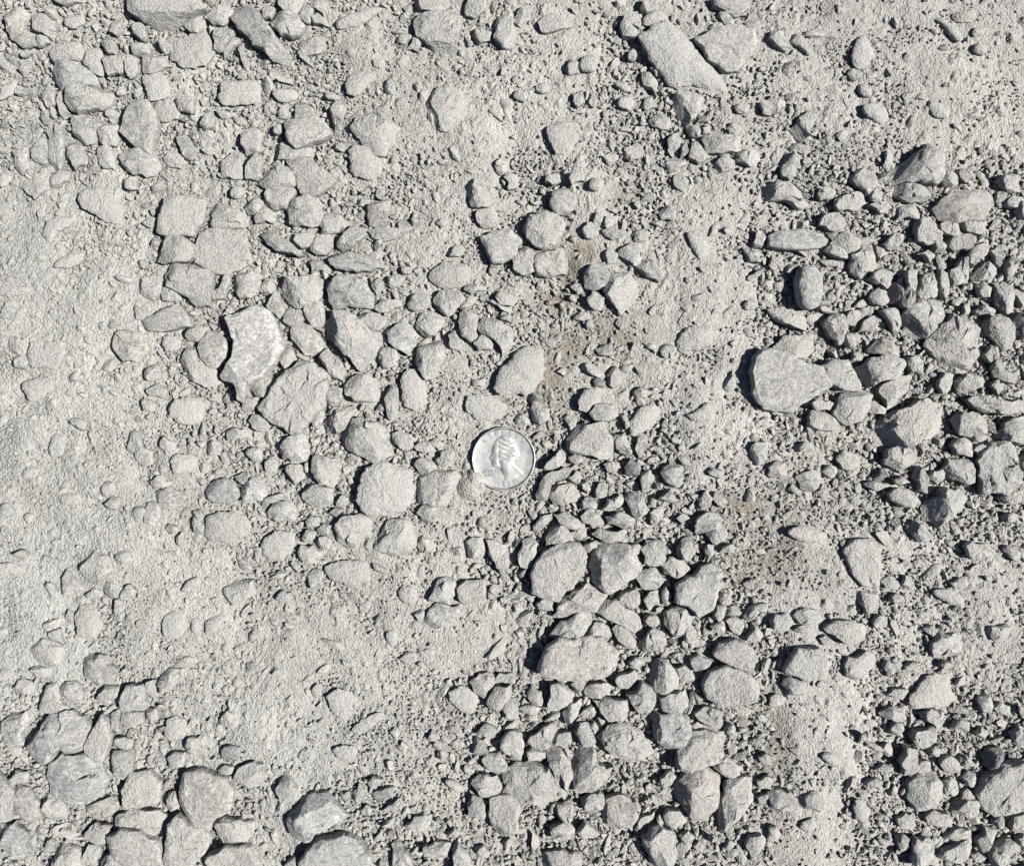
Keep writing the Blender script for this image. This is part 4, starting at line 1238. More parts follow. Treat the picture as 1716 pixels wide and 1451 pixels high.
LABELS = dict(l.split(' ', 1) for l in """
C2 long sloping dusty slab, biggest stone near the top edge
E12 brightest white boulder with a pointed lower tip, standing over a deep shadow
H23 broad pale flat-topped block, biggest stone in the right half
F24 broad crusty boulder coated in grit, below right of the brightest white boulder
J6 round crusty boulder left of and below the coin
O1 pinkish brick-shaped stone with a straight lower edge below the leaf-shaped slab
M2 domed speckled boulder in the lower left, under the notched speckled boulder
M16 pinkish heart-shaped stone near the bottom edge, narrowing downward
H29 big ridged pitted stone with a dark lower left flank
K22 leaf-shaped grey slab leaning beside the squat boulder below the coin
E4 wide dusty flat stone above the brightest white boulder
M1 notched speckled boulder lying above the domed speckled boulder
F35 streaked grey slab just above the coin
H16 big pinkish pitted block below the slate-grey stone
F13 big kite-shaped stone pointing down with a grainy shaded left face
O29 large grey pitted stone below the pinkish brick-shaped stone
P16 crusty right-edge stone, big, lying under the nearly black stone
C1 white angular stone at upper right, resting beside the sloping slab
L6 tall pitted boulder close to the right edge
O15 faceted pinkish boulder with a dark left face in the lower middle
N1 white speckled boulder with black shadow around it at the bottom
K23 squat boulder with dark left face, right of the leaf-shaped slab
N2 large pale oblong stone below and right of the white speckled boulder
B18 dusty stone with a dark hollow face in the upper middle
M17 large grey blocky stone below and left of the pinkish heart-shaped stone
J1 smooth domed stone between the coin and the crusty boulder
O7 smooth pale oval boulder right of the pale squarish pebbles
M18 large grey angular stone below and left of the pinkish heart-shaped stone
E2 large grey blocky stone above and left of the wide dusty flat stone
A19 dark slate shard slanting across near the top left corner
A1 flat slab cut by the top edge, showing its dark front side
B9 coarse round boulder near the top edge in the middle
K30 tall pale slab rounded at the top, with black shadow on its left
O14 large grey pitted stone below and right of the dark-faced angular stone
B23 large grey blocky stone right of the pale shadow-casting block
D1 pointed wedge stone with one white and one dark face at right
A23 large grey half-buried stone below and right of the slab cut by the top edge
E3 large grey angular stone above and right of the pale triangular shard
O23 large grey pitted stone left of the dark-faced angular stone
D11 large pinkish oblong stone below and right of the pointed wedge stone
A27 pale diamond-shaped slab in the upper left
P3 large pinkish half-buried stone above the pale upright stone
J21 large grey pitted stone right of the round crusty boulder
K1 large grey blocky stone right of the coin
O16 large pinkish oblong stone right of the faceted pinkish boulder
L9 lone oblong stone in the dust at right, shadowed on its left
A49 large grey half-buried stone below and left of the pale diamond-shaped slab
I11 large grey half-buried stone below the dark domed pebble
O28 large grey angular stone below and left of the dark-faced angular stone
F9 large speckled blocky stone above the big kite-shaped stone
O13 dark-faced angular stone with a pale right face, tapering downward
H15 slate-grey stone, darkest large stone at right, above the pitted block
J8 large grey pitted stone below the round crusty boulder
G1 round dusty boulder above the brown damp patch
F10 large grey pitted stone above and left of the big kite-shaped stone
M15 large grey stubby stone left of the pinkish heart-shaped stone
B26 large grey blocky stone below the pale shadow-casting block
L4 smooth broad stone below and left of the tall pitted boulder
H25 large grey pitted stone above and left of the ridged pitted stone
K34 mid-sized grey pitted stone below and right of the leaf-shaped slab
N14 mid-sized grey blocky stone left of the craggy tall stone
M21 mid-sized grey slender stone below and right of the pinkish heart-shaped stone
P1 smooth trapezoid stone right of the smooth pale oval boulder
G5 mid-sized grey blocky stone below and right of the crystalline grey stone
A32 mid-sized pale half-buried stone below the dark slate shard
O36 craggy tall stone at the bottom edge, in the middle
F20 mid-sized grey half-buried stone below and left of the pale blunt stone
J19 mid-sized grey half-buried stone below and left of the round crusty boulder
A9 mid-sized grey angular stone above and left of the pale diamond-shaped slab
B24 mid-sized grey half-buried stone below and right of the pale shadow-casting block
P10 mid-sized grey pitted stone below and right of the pale upright stone
C21 pale flat facet half sunk in the dust in the upper middle
F30 mid-sized grey half-buried stone above and right of the smooth domed stone
H28 mid-sized grey blocky stone left of the ridged pitted stone
M19 mid-sized grey oblong stone left of the pinkish heart-shaped stone
B19 pale shadow-casting block, black shadow at its lower left, in the upper left
F36 mid-sized grey half-buried stone above the coin
H1 long flat bar-shaped stone at right, lying level
F21 pale blunt stone shadowed on its left, beside the round dusty boulder
H3 upright egg-shaped stone above the broad pale block
O32 mid-sized pinkish blocky stone above and left of the craggy tall stone
A8 mid-sized speckled blocky stone above and left of the pale diamond-shaped slab
J7 mid-sized grey stubby stone below and left of the round crusty boulder
E17 cream two-tone pebble alone in the dust left of the white boulder
E15 mid-sized pinkish oblong stone left of the brightest white boulder
O8 mid-sized grey blocky stone above the smooth pale oval boulder
E24 mid-sized pale half-buried stone below and left of the brightest white boulder
M6 mid-sized grey blocky stone below the half-sunk round stone
J18 mid-sized grey half-buried stone below and right of the dark domed pebble
A36 mid-sized speckled blocky stone below the pale diamond-shaped slab
H24 mid-sized pale blocky stone right of the broad pale flat-topped block
B28 mid-sized grey blocky stone below the pale shadow-casting block
N9 pale sunken triangle of stone in the dust near the bottom
E8 pale triangular shard pointing left, in the left half
G16 low dusty hump of stone left of the broad pale block
O27 mid-sized grey pitted stone below the pinkish brick-shaped stone
G2 mid-sized grey pitted stone below the round dusty boulder
E1 mid-sized grey angular stone left of the wide dusty flat stone
D3 mid-sized grey oblong stone above the long flat bar-shaped stone
I20 half-sunk round pinkish-grey stone in the left dust
E19 flat pale tablet-shaped stone near the left edge
F29 mid-sized grey blocky stone right of the big kite-shaped stone
F25 mid-sized grey blocky stone below the big kite-shaped stone
H22 mid-sized grey oblong stone above the broad pale flat-topped block
I16 mid-sized grey angular stone above the half-sunk round stone
F33 mid-sized grey blocky stone above and left of the streaked slab
E14 mid-sized pale blocky stone left of the brightest white boulder
M31 mid-sized grey oblong stone right of the pale stone cut by the left edge
M3 mid-sized grey oblong stone right of the notched speckled boulder
M24 mid-sized speckled blocky stone below the pale stone cut by the left edge
O9 mid-sized grey pitted stone above the dark-faced angular stone
F6 mid-sized grey slender stone above the big kite-shaped stone
H33 mid-sized grey slender stone above the tall pitted boulder
K35 mid-sized grey slender stone below the squat boulder with dark left face
M13 mid-sized grey blocky stone left of the notched speckled boulder
K36 mid-sized grey slender stone above the pinkish brick-shaped stone
B25 mid-sized grey blocky stone below and left of the pale shadow-casting block
J2 mid-sized grey stubby stone below the broad crusty boulder
G27 mid-sized grey half-buried stone below and left of the low dusty hump
J3 mid-sized grey stubby stone below and left of the smooth domed stone
M20 mid-sized grey blocky stone below and right of the pinkish heart-shaped stone
M46 mid-sized grey blocky stone below and left of the half-sunk round stone
A33 mid-sized grey stubby stone left of the pale diamond-shaped slab
L7 mid-sized dark grey pitted stone left of the tall pitted boulder
C23 mid-sized grey stubby stone below the long sloping dusty slab
L19 mid-sized pale blocky stone below and right of the lone oblong stone
I9 dark domed pebble in the lower left dust
B1 cream white block beside the dark slate shard
L13 mid-sized grey blocky stone above and right of the smooth trapezoid stone
H6 mid-sized grey pitted stone above and right of the upright egg-shaped stone
H34 mid-sized grey stubby stone above and left of the tall pitted boulder
J30 mid-sized pale oblong stone left of the leaf-shaped slab
K33 mid-sized grey stubby stone below and left of the tall pale slab
F22 mid-sized grey oblong stone left of the big kite-shaped stone
F27 mid-sized grey stubby stone right of the big kite-shaped stone
A37 mid-sized grey slender stone left of the pale diamond-shaped slab
N8 mid-sized grey half-buried stone right of the pale sunken triangle
A24 mid-sized grey half-buried stone above and right of the pale diamond-shaped slab
E23 mid-sized pale half-buried stone below the flat pale tablet
O19 mid-sized grey pitted stone below and right of the pinkish brick-shaped stone
B31 mid-sized grey angular stone above and left of the pale blunt stone
H17 mid-sized grey oblong stone right of the pinkish pitted block
L2 mid-sized grey blocky stone below the ridged pitted stone
H27 mid-sized grey oblong stone above and left of the ridged pitted stone
D16 mid-sized grey half-buried stone above the crescent-edged sunken stone
I24 mid-sized grey half-buried stone right of the half-sunk round stone
E7 mid-sized grey stubby stone below and right of the wide dusty flat stone
I22 mid-sized grey blocky stone below the dark domed pebble
C38 mid-sized grey rounded stone above and right of the round dusty boulder
J29 mid-sized grey stubby stone left of the leaf-shaped slab
M7 mid-sized grey stubby stone above the notched speckled boulder
A7 mid-sized grey half-buried stone above and left of the pale diamond-shaped slab
M23 pale stone cut by the left edge near the lower corner
M22 mid-sized pale blocky stone above and right of the pinkish heart-shaped stone
P29 mid-sized grey blocky stone right of the smooth trapezoid stone
B15 mid-sized pinkish half-buried stone above and right of the pale shadow-casting block
C27 mid-sized grey slender stone below and right of the long sloping dusty slab
O46 mid-sized pinkish slender stone left of the craggy tall stone
A2 mid-sized tan stubby stone left of the slab cut by the top edge
H35 mid-sized grey blocky stone above and right of the tall pitted boulder
J15 mid-sized grey blocky stone left of the round crusty boulder
M47 mid-sized grey blocky stone below and left of the domed speckled boulder
P24 sloping smooth stone right of the faceted pinkish boulder
M14 mid-sized dark grey blocky stone right of the domed speckled boulder
B29 mid-sized grey slender stone below and left of the pale shadow-casting block
M4 mid-sized pale stubby stone above and right of the notched speckled boulder
M29 mid-sized pinkish oblong stone below and right of the domed speckled boulder
B27 small grey blocky stone below and left of the pale shadow-casting block, second out
O4 small grey angular stone above and left of the dark-faced angular stone
H8 small grey pitted stone below the pointed wedge stone
G4 crystalline grey stone in the middle of the brown patch
B7 small grey half-buried stone right of the cream white block
B30 small grey angular stone below and right of the pale shadow-casting block
H19 small grey slender stone below and left of the upright egg-shaped stone
M40 small grey half-buried stone above the pinkish heart-shaped stone
B11 small grey oblong stone right of the coarse round boulder
L32 small tan half-buried stone above and left of the lone oblong stone
A48 small grey oblong stone above the wide dusty flat stone
D2 small grey oblong stone below the pointed wedge stone
E5 small grey half-buried stone above the wide dusty flat stone
F39 small grey pitted stone above and left of the smooth domed stone
F28 small grey stubby stone right of the big kite-shaped stone
O2 small grey angular stone below and left of the pinkish brick-shaped stone
I6 small white chip left of the dark domed pebble
A10 small grey half-buried stone above and left of the pale diamond-shaped slab
K26 small pale blocky stone right of the squat boulder with dark left face, farther out
A28 small grey half-buried stone above and right of the pale diamond-shaped slab
M26 small grey stubby stone below the domed speckled boulder
J13 small grey blocky stone right of the dark domed pebble, farther out
F17 small grey blocky stone below and left of the pale blunt stone
A46 small grey blocky stone below and left of the pale shadow-casting block, third out
K5 small grey slender stone below and right of the coin
A39 small grey blocky stone below and left of the pale diamond-shaped slab
H20 small pinkish blocky stone below and right of the upright egg-shaped stone
N13 small grey blocky stone below and left of the pinkish brick-shaped stone, farther out
G3 small grey stubby stone below and right of the pale blunt stone
O5 small pale blocky stone above the dark-faced angular stone
I10 small grey half-buried stone above and right of the white chip
P19 small pale blocky stone below the pale upright stone
F1 small grey streaked stone right of the wide dusty flat stone
F23 small grey oblong stone below and left of the big kite-shaped stone
K29 small pale blocky stone right of the squat boulder with dark left face, nearest to it
E40 small pale half-buried stone above the flat pale tablet
F32 small grey blocky stone above and left of the streaked slab
P12 small pinkish oblong stone below and left of the crusty right-edge stone
H11 small pale blocky stone above the slate-grey stone
H5 small grey blocky stone right of the long flat bar-shaped stone
N5 small grey oblong stone below and left of the pinkish brick-shaped stone
J27 small grey oblong stone left of the leaf-shaped slab
L3 small grey blocky stone left of the smooth broad stone
H30 small grey oblong stone below and right of the broad pale flat-topped block
P22 small grey oblong stone below the crusty right-edge stone
K21 small grey oblong stone above and left of the leaf-shaped slab
K31 small grey blocky stone above the tall pale slab
D27 small grey oblong stone left of the crescent-edged sunken stone
I38 small grey blocky stone right of the dark domed pebble, nearest to it
D17 crescent-edged sunken stone in the upper right dust
D4 small grey oblong stone above and right of the long flat bar-shaped stone
J28 small grey pitted stone below and right of the round crusty boulder
M5 small grey oblong stone below and right of the half-sunk round stone
A3 small grey blocky stone left of the slab cut by the top edge
K6 small tan blocky stone below and right of the coin
L20 small grey half-buried stone below the smooth broad stone
E9 small grey blocky stone above and left of the pale triangular shard
F5 small grey oblong stone above the big kite-shaped stone
A34 small pale stubby stone left of the pale diamond-shaped slab
O44 small grey oblong stone above and right of the faceted pinkish boulder
P20 small grey oblong stone below and left of the crusty right-edge stone
A45 small grey blocky stone left of the pale shadow-casting block
G14 small grey half-buried stone above the low dusty hump
K11 small grey blocky stone above the squat boulder with dark left face
O25 small grey pitted stone below and left of the pinkish brick-shaped stone
E31 small grey blocky stone below the brightest white boulder
N38 small pale blocky stone below and left of the pinkish brick-shaped stone
K43 small grey pitted stone below and left of the tall pale slab
O17 small pale blocky stone below and left of the smooth pale oval boulder
H37 small grey pitted stone below the pinkish pitted block
A41 small grey angular stone below and left of the pale diamond-shaped slab
C7 small pinkish oblong stone right of the coarse round boulder
B41 small grey blocky stone below and right of the cream white block
D5 small grey stubby stone left of the pointed wedge stone
G31 small grey half-buried stone below the low dusty hump
H26 small grey oblong stone below and left of the slate-grey stone
M28 small pinkish blocky stone below and right of the domed speckled boulder
N10 small grey half-buried stone below and right of the pale sunken triangle
N7 small pinkish blocky stone left of the pinkish brick-shaped stone
F4 small grey blocky stone below the pale shadow-casting block
F11 small grey blocky stone above and left of the big kite-shaped stone
H51 small grey oblong stone above and right of the pinkish pitted block
K18 small grey blocky stone above the leaf-shaped slab
C3 small grey angular stone above and left of the long sloping dusty slab
C8 small grey slender stone above the white angular stone
D10 small dark grey oblong stone above the long flat bar-shaped stone
H50 small grey pitted stone above and right of the slate-grey stone
G24 small grey oblong stone below and right of the streaked slab
K13 small grey stubby stone above and right of the squat boulder with dark left face
K27 small grey blocky stone above and left of the tall pale slab
N29 small grey blocky stone below and right of the white speckled boulder
F26 small grey rounded stone below and right of the big kite-shaped stone
G12 small grey oblong stone right of the crystalline grey stone
J41 small grey stubby stone below the coin
L24 small grey blocky stone above and left of the lone oblong stone
A15 small grey blocky stone below the slab cut by the top edge
K20 small grey slender stone above the squat boulder with dark left face
A12 small grey blocky stone above and left of the pale diamond-shaped slab
L21 small grey blocky stone below and right of the smooth broad stone
P9 pale upright stone with black shadow on its left, lower right
L5 small speckled oblong stone below and left of the smooth broad stone
N3 small grey blocky stone above and left of the white speckled boulder
F14 small grey oblong stone above and right of the big kite-shaped stone
P4 small grey pitted stone above and right of the pale upright stone, farther out
F3 small grey blocky stone above the big kite-shaped stone
N12 small grey blocky stone below and left of the pinkish brick-shaped stone, nearest to it
K2 small grey oblong stone right of the coin
N22 small grey oblong stone right of the white speckled boulder
G23 small grey blocky stone right of the streaked slab
E22 small grey half-buried stone above the flat pale tablet
A53 small grey blocky stone below and left of the pale shadow-casting block, nearest to it
P5 small grey pitted stone above and right of the pale upright stone, nearest to it
M8 small pale blocky stone above the notched speckled boulder
A40 small grey oblong stone left of the pale diamond-shaped slab
I1 small grey half-buried stone below the flat pale tablet
N35 small pale half-buried stone below the pale sunken triangle
O31 small grey blocky stone above and left of the craggy tall stone
P2 small dark grey blocky stone below and left of the smooth trapezoid stone
A35 small grey oblong stone below and left of the pale diamond-shaped slab
J22 small grey blocky stone below and right of the round crusty boulder
F31 small pale slender stone above and right of the smooth domed stone
A20 small grey blocky stone left of the dark slate shard
L12 small grey blocky stone below the lone oblong stone
B21 small grey slender stone above and right of the pale shadow-casting block
H12 small grey slender stone above and left of the slate-grey stone
A38 small grey blocky stone left of the pale diamond-shaped slab
F16 small grey rounded stone above and right of the big kite-shaped stone
N15 small dark grey blocky stone right of the white speckled boulder
E21 small grey half-buried stone above and left of the flat pale tablet
J32 small grey half-buried stone below the round crusty boulder
F7 small grey slender stone above the big kite-shaped stone
L14 small grey oblong stone above the smooth trapezoid stone
K12 small pale oblong stone above the squat boulder with dark left face
""".strip().split("\n"))


# ------------------------------------------------------------------ ground
def brown_at(X, Y):
    """damp brown fines showing between the stones"""
    out = np.zeros_like(X)
    wob = np.clip(1.1 + 1.3 * fbm(X / 3.5, Y / 3.5, X * 0, 66, 3), 0.25, 4)
    for bx, by, rx, ry, k in ((955, 450, 26, 38, .9), (985, 425, 18, 22, .8), (935, 500, 30, 26, .9), (955, 575, 34, 36, .75), (1030, 560, 40, 26, .7),
                          (925, 640, 22, 36, .95), (912, 668, 26, 18, .9), (1250, 850, 40, 20, .8), (1285, 935, 60, 40, .75), (1240, 965, 30, 20, .8),
                          (1300, 1270, 22, 40, .6), (1300, 1200, 30, 40, .5), (1045, 330, 24, 26, .55), (1000, 690, 40, 24, .3), (915, 735, 16, 22, .6)):
        hx, hy = px2mm(bx, by)
        dd = ((X - hx) / (rx * S)) ** 2 + ((Y - hy) / (ry * S)) ** 2
        out = np.maximum(out, k * np.exp(-dd * wob))
    return out

def axis(lo, hi, step, far):
    core = np.arange(lo, hi + step * 0.5, step)
    out, s, v = [], step, hi
    while v < far:
        s *= 1.16
        v += s
        out.append(v)
    left, s, v = [], step, lo
    while v > -far:
        s *= 1.16
        v -= s
        left.append(v)
    return np.concatenate([left[::-1], core, out])

GX = axis(-199, 199, 0.51, 900)
GY = axis(-169, 169, 0.51, 900)
XX, YY = np.meshgrid(GX, GY)
grav = gravel_at(XX, YY)
ZB = base_height(XX, YY)
ZB = ZB - 2.6 * grav * np.clip((np.hypot(XX - COIN[0], YY - COIN[1]) - 13) / 6, 0, 1)

def crumbs(x, y, cell, hmax, prob, seed, crack=0.30):
    """angular crumbs packed edge to edge, thin cracks between them"""
    ix, iy = np.floor(x / cell), np.floor(y / cell)
    z0 = np.zeros_like(ix)
    d1 = np.full(x.shape, 1e9)
    d2 = np.full(x.shape, 1e9)
    bx, by, hx, hy = (np.zeros_like(x) for _ in range(4))
    for a in (-1, 0, 1):
        for b in (-1, 0, 1):
            jx, jy = ix + a, iy + b
            px = (jx + 0.5 + 0.92 * (hash3(jx, jy, z0, seed) - 0.5)) * cell
            py = (jy + 0.5 + 0.92 * (hash3(jx, jy, z0 + 1, seed) - 0.5)) * cell
            dx, dy = x - px, y - py
            d = np.hypot(dx, dy) - 0.30 * cell * hash3(jx, jy, z0 + 2, seed)
            near = d < d1
            d2 = np.where(near, d1, np.minimum(d2, d))
            d1 = np.where(near, d, d1)
            bx = np.where(near, dx, bx); by = np.where(near, dy, by)
            hx = np.where(near, jx, hx); hy = np.where(near, jy, hy)
    rnd = hash3(hx, hy, z0 + 5, seed)
    edge = np.clip((d2 - d1) / (crack * cell), 0, 1)
    top = 0.45 + 0.55 * hash3(hx, hy, z0 + 4, seed)
    ta = hash3(hx, hy, z0 + 7, seed) * 2 * math.pi
    tilt = (bx * np.cos(ta) + by * np.sin(ta)) / cell * 0.9 * hash3(hx, hy, z0 + 8, seed)
    h = np.sqrt(edge) * np.maximum(top + tilt, 0.1) * hmax
    return np.where(rnd < prob, h, 0), hash3(hx, hy, z0 + 6, seed)

patch = np.clip(fbm(XX / 22.0, YY / 22.0, np.zeros_like(XX), 55, 3) * 0.9 + 0.5, 0, 1)
stony = np.clip(1.25 * grav - 0.15 + 0.6 * (patch - 0.5), 0, 1) * (1 - 0.85 * brown_at(XX, YY))
wxx = XX + 0.25 * fbm(XX / 2.5, YY / 2.5, XX * 0, 77, 2)
wyy = YY + 0.25 * fbm(XX / 2.5, YY / 2.5, XX * 0 + 9, 78, 2)
c1, t1 = crumbs(wxx, wyy, 3.6, 1.45, 0.01 + 0.42 * stony ** 2, 11, 0.22)
c2, t2 = crumbs(wxx, wyy, 2.1, 1.0, 0.03 + 0.62 * stony ** 1.3, 12, 0.26)
c3, t3 = crumbs(wxx, wyy, 1.2, 0.26 + 0.34 * stony, 1.01 - 0.15 * stony, 13, 0.62)
keep = np.clip(1.25 - np.hypot(XX - COIN[0], YY - COIN[1]) / 11.0, 0, 1)        # nothing pushes up through the coin's bed
inner = np.clip((206 - np.abs(XX)) / 6, 0, 1) * np.clip((176 - np.abs(YY)) / 6, 0, 1)
ZG = ZB + (0.25 + inner * (np.maximum(np.maximum(c1, c2), c3) - 0.25)) * (1 - np.clip(keep * 3, 0, 1)) + inner * 0.12 * fbm(XX / 1.1, YY / 1.1, XX * 0, 21, 2)
# dust heaped over the coin's lower left edge
for dpx, dpy, rr, hh in ((796, 802, 4.6, 4.4), (789, 812, 6.0, 3.6), (806, 812, 2.8, 3.3), (794, 795, 3.0, 3.9)):
    hx, hy = px2mm(dpx, dpy)
    dd = np.hypot(XX - hx, YY - hy) / rr
    ZG = np.maximum(ZG, np.where(dd < 1.25, -0.2 + hh * np.cos(np.clip(dd, 0, 1) * math.pi / 2) ** 0.8 + 0.5 * c3 + 0.4 * c2, -99))
ny, nx = XX.shape
idx = np.arange(nx * ny).reshape(ny, nx)
quads = np.stack([idx[:-1, :-1], idx[:-1, 1:], idx[1:, 1:], idx[1:, :-1]], -1).reshape(-1, 4)
gm = new_mesh("ground", np.stack([XX, YY, ZG], -1).reshape(-1, 3) * MM, quads, np.zeros((0, 3), int))
# soil colour: pale grey dust, browner where damp fines show
brown = brown_at(XX, YY)
tt = np.where(c1 >= np.maximum(c2, c3), t1, np.where(c2 >= c3, t2, t3))
val = 1 + 0.22 * (tt - 0.5) * inner + 0.10 * fbm(XX / 30, YY / 30, XX * 0, 71, 3)
wx = np.clip(XX / 190.0, -1, 1)
warm = 0.012 * fbm(XX / 60, YY / 60, XX * 0, 72, 2)
rgb = np.stack([DUST[0] * val * (1 + warm), DUST[1] * val, DUST[2] * val * (1 - warm)], -1)
rgb[..., 0] *= 1 + 0.008 * wx
rgb[..., 1] *= 1 - 0.006 * wx
tan = np.array([0.115, 0.101, 0.081])
rgb = rgb * (1 - brown[..., None]) + tan * val[..., None] * brown[..., None]
paint(gm, rgb.reshape(-1, 3), 1.0)
ground = bpy.data.objects.new("ground", gm)
col.objects.link(ground)
gm.materials.append(MAT_GROUND)
ground["kind"] = "structure"
ground["label"] = "pale grey dusty ground with brown damp patches"

def ground_z(x, y):
    i = np.clip(np.searchsorted(GX, x), 1, nx - 1)
    j = np.clip(np.searchsorted(GY, y), 1, ny - 1)
    return ZB[j, i]

# ------------------------------------------------------------------ the stones one can tell apart
STONE_OBJ = {}
RES = 0.5
occ = np.zeros((int(420 / RES), int(480 / RES)), np.uint8)

def raster(Qmm, grow=0.0):
    c = Qmm.mean(0)
    if grow:
        d = Qmm - c
        L = np.maximum(np.hypot(*d.T), 1e-6)[:, None]
        Qmm = c + d * (1 + grow / L)
    x0, y0 = np.floor((Qmm.min(0) + [240, 210]) / RES).astype(int)
    x1, y1 = np.ceil((Qmm.max(0) + [240, 210]) / RES).astype(int)
    x0, y0 = max(0, x0), max(0, y0)
    x1, y1 = min(occ.shape[1] - 1, x1), min(occ.shape[0] - 1, y1)
    if x1 <= x0 or y1 <= y0:
        return
    xs = (np.arange(x0, x1) + 0.5) * RES - 240
    ys = (np.arange(y0, y1) + 0.5) * RES - 210
    X, Y = np.meshgrid(xs, ys)
    ins = np.zeros(X.shape, bool)
    Pn = np.roll(Qmm, -1, 0)
    for (ax, ay), (bx, by) in zip(Qmm, Pn):
        if ay == by:
            continue
        cr = ((ay > Y) != (by > Y)) & (X < (bx - ax) * (Y - ay) / (by - ay) + ax)
        ins ^= cr
    occ[y0:y1, x0:x1][ins] = 1

for k, (vis, sid, look, P, A, hv, g) in enumerate(SINGLE):
    big = math.sqrt(A)
    nseg = int(np.clip(big * 4.6, 40, 110))
    ntop = int(np.clip(big * 1.15, 10, 26))
    V, q, t, c = stone_mesh_arrays(sid, P, hv, g, look, nseg, ntop, 1000 + k * 7)
    me = new_mesh("stone", V * MM, q, t)
    if 'b' not in look:
        me.set_sharp_from_angle(angle=math.radians(32))
    rgbv, dust = look_colour(look, np.random.default_rng(5000 + k))
    paint(me, rgbv, dust)
    me.materials.append(MAT_STONE)
    nm = "slate_shard" if sid in ('A19', 'F1') else "stone"
    o = bpy.data.objects.new(nm, me)
    o.location = (c[0] * MM, c[1] * MM, c[2] * MM)
    col.objects.link(o)
    lab = LABELS[sid]
    o["label"] = lab
    o["category"] = "stone"
    o["group"] = "loose stones lying in the gravel"
    STONE_OBJ[sid] = o
    Qm = np.stack(px2mm(P[:, 0], P[:, 1], c[2]), 1)
    if 'b' not in look or True:
        raster(Qm, 0.15)

# ------------------------------------------------------------------ gravel: everything too small or too many to pick apart
GV, GQ, GT, GC, GD = [], [], [], [], []
goff = 0

def add_gravel(V, q, t, rgbv, dust):
    global goff
    GV.append(V)
    GQ.append(np.asarray(q, int).reshape(-1, 4) + goff)
    GT.append(np.asarray(t, int).reshape(-1, 3) + goff)
    GC.append(np.broadcast_to(rgbv, (len(V), 3)))
    GD.append(np.broadcast_to(dust, (len(V),)))
    goff += len(V)

for k, (vis, sid, look, P, A, hv, g) in enumerate(REST):
    V, q, t, c = stone_mesh_arrays(sid, P, hv, g, look, 26, 7, 9000 + k * 3)
    rgbv, dust = look_colour(look, np.random.default_rng(7000 + k))
    add_gravel(V + c, q, t, rgbv, dust)
    raster(np.stack(px2mm(P[:, 0], P[:, 1], c[2]), 1), 0.1)

# coin keeps its place free
ty, tx = np.mgrid[0:occ.shape[0], 0:occ.shape[1]]
free_coin = np.hypot((tx + .5) * RES - 240 - COIN[0], (ty + .5) * RES - 210 - COIN[1]) < 12.4
occ[free_coin] = 2

def ico(level):
    p = (1 + 5 ** 0.5) / 2
    v = np.array([(-1, p, 0), (1, p, 0), (-1, -p, 0), (1, -p, 0), (0, -1, p), (0, 1, p), (0, -1, -p), (0, 1, -p), (p, 0, -1), (p, 0, 1), (-p, 0, -1), (-p, 0, 1)], float)
    f = [(0, 11, 5), (0, 5, 1), (0, 1, 7), (0, 7, 10), (0, 10, 11), (1, 5, 9), (5, 11, 4), (11, 10, 2), (10, 7, 6), (7, 1, 8),
         (3, 9, 4), (3, 4, 2), (3, 2, 6), (3, 6, 8), (3, 8, 9), (4, 9, 5), (2, 4, 11), (6, 2, 10), (8, 6, 7), (9, 8, 1)]
    v = list(v / np.linalg.norm(v[0]))
    for _ in range(level):
        cache, g = {}, []
        def mid(a, b):
            key = (min(a, b), max(a, b))
            if key not in cache:
                m = v[a] + v[b]
                v.append(m / np.linalg.norm(m))
                cache[key] = len(v) - 1
            return cache[key]
        for a, b, c in f:
            ab, bc, ca = mid(a, b), mid(b, c), mid(c, a)
            g += [(a, ab, ca), (b, bc, ab), (c, ca, bc), (ab, bc, ca)]
        f = g
    return np.array(v), np.array(f)

def variants(level, n, seed):
    v0, f = ico(level)
    out = []
    for i in range(n):
        r = np.random.default_rng(seed + i)
        v = v0.copy()
        for _ in range(9 if level else 4):
            d = r.normal(size=3)
            d /= np.linalg.norm(d)
            s = v @ d
            v -= np.maximum(0, s - r.uniform(0.42, 0.8))[:, None] * d
        v *= 1 + r.normal(0, 0.03 if level else 0.10, (len(v), 1))
        out.append(v)
    return np.array(out), f

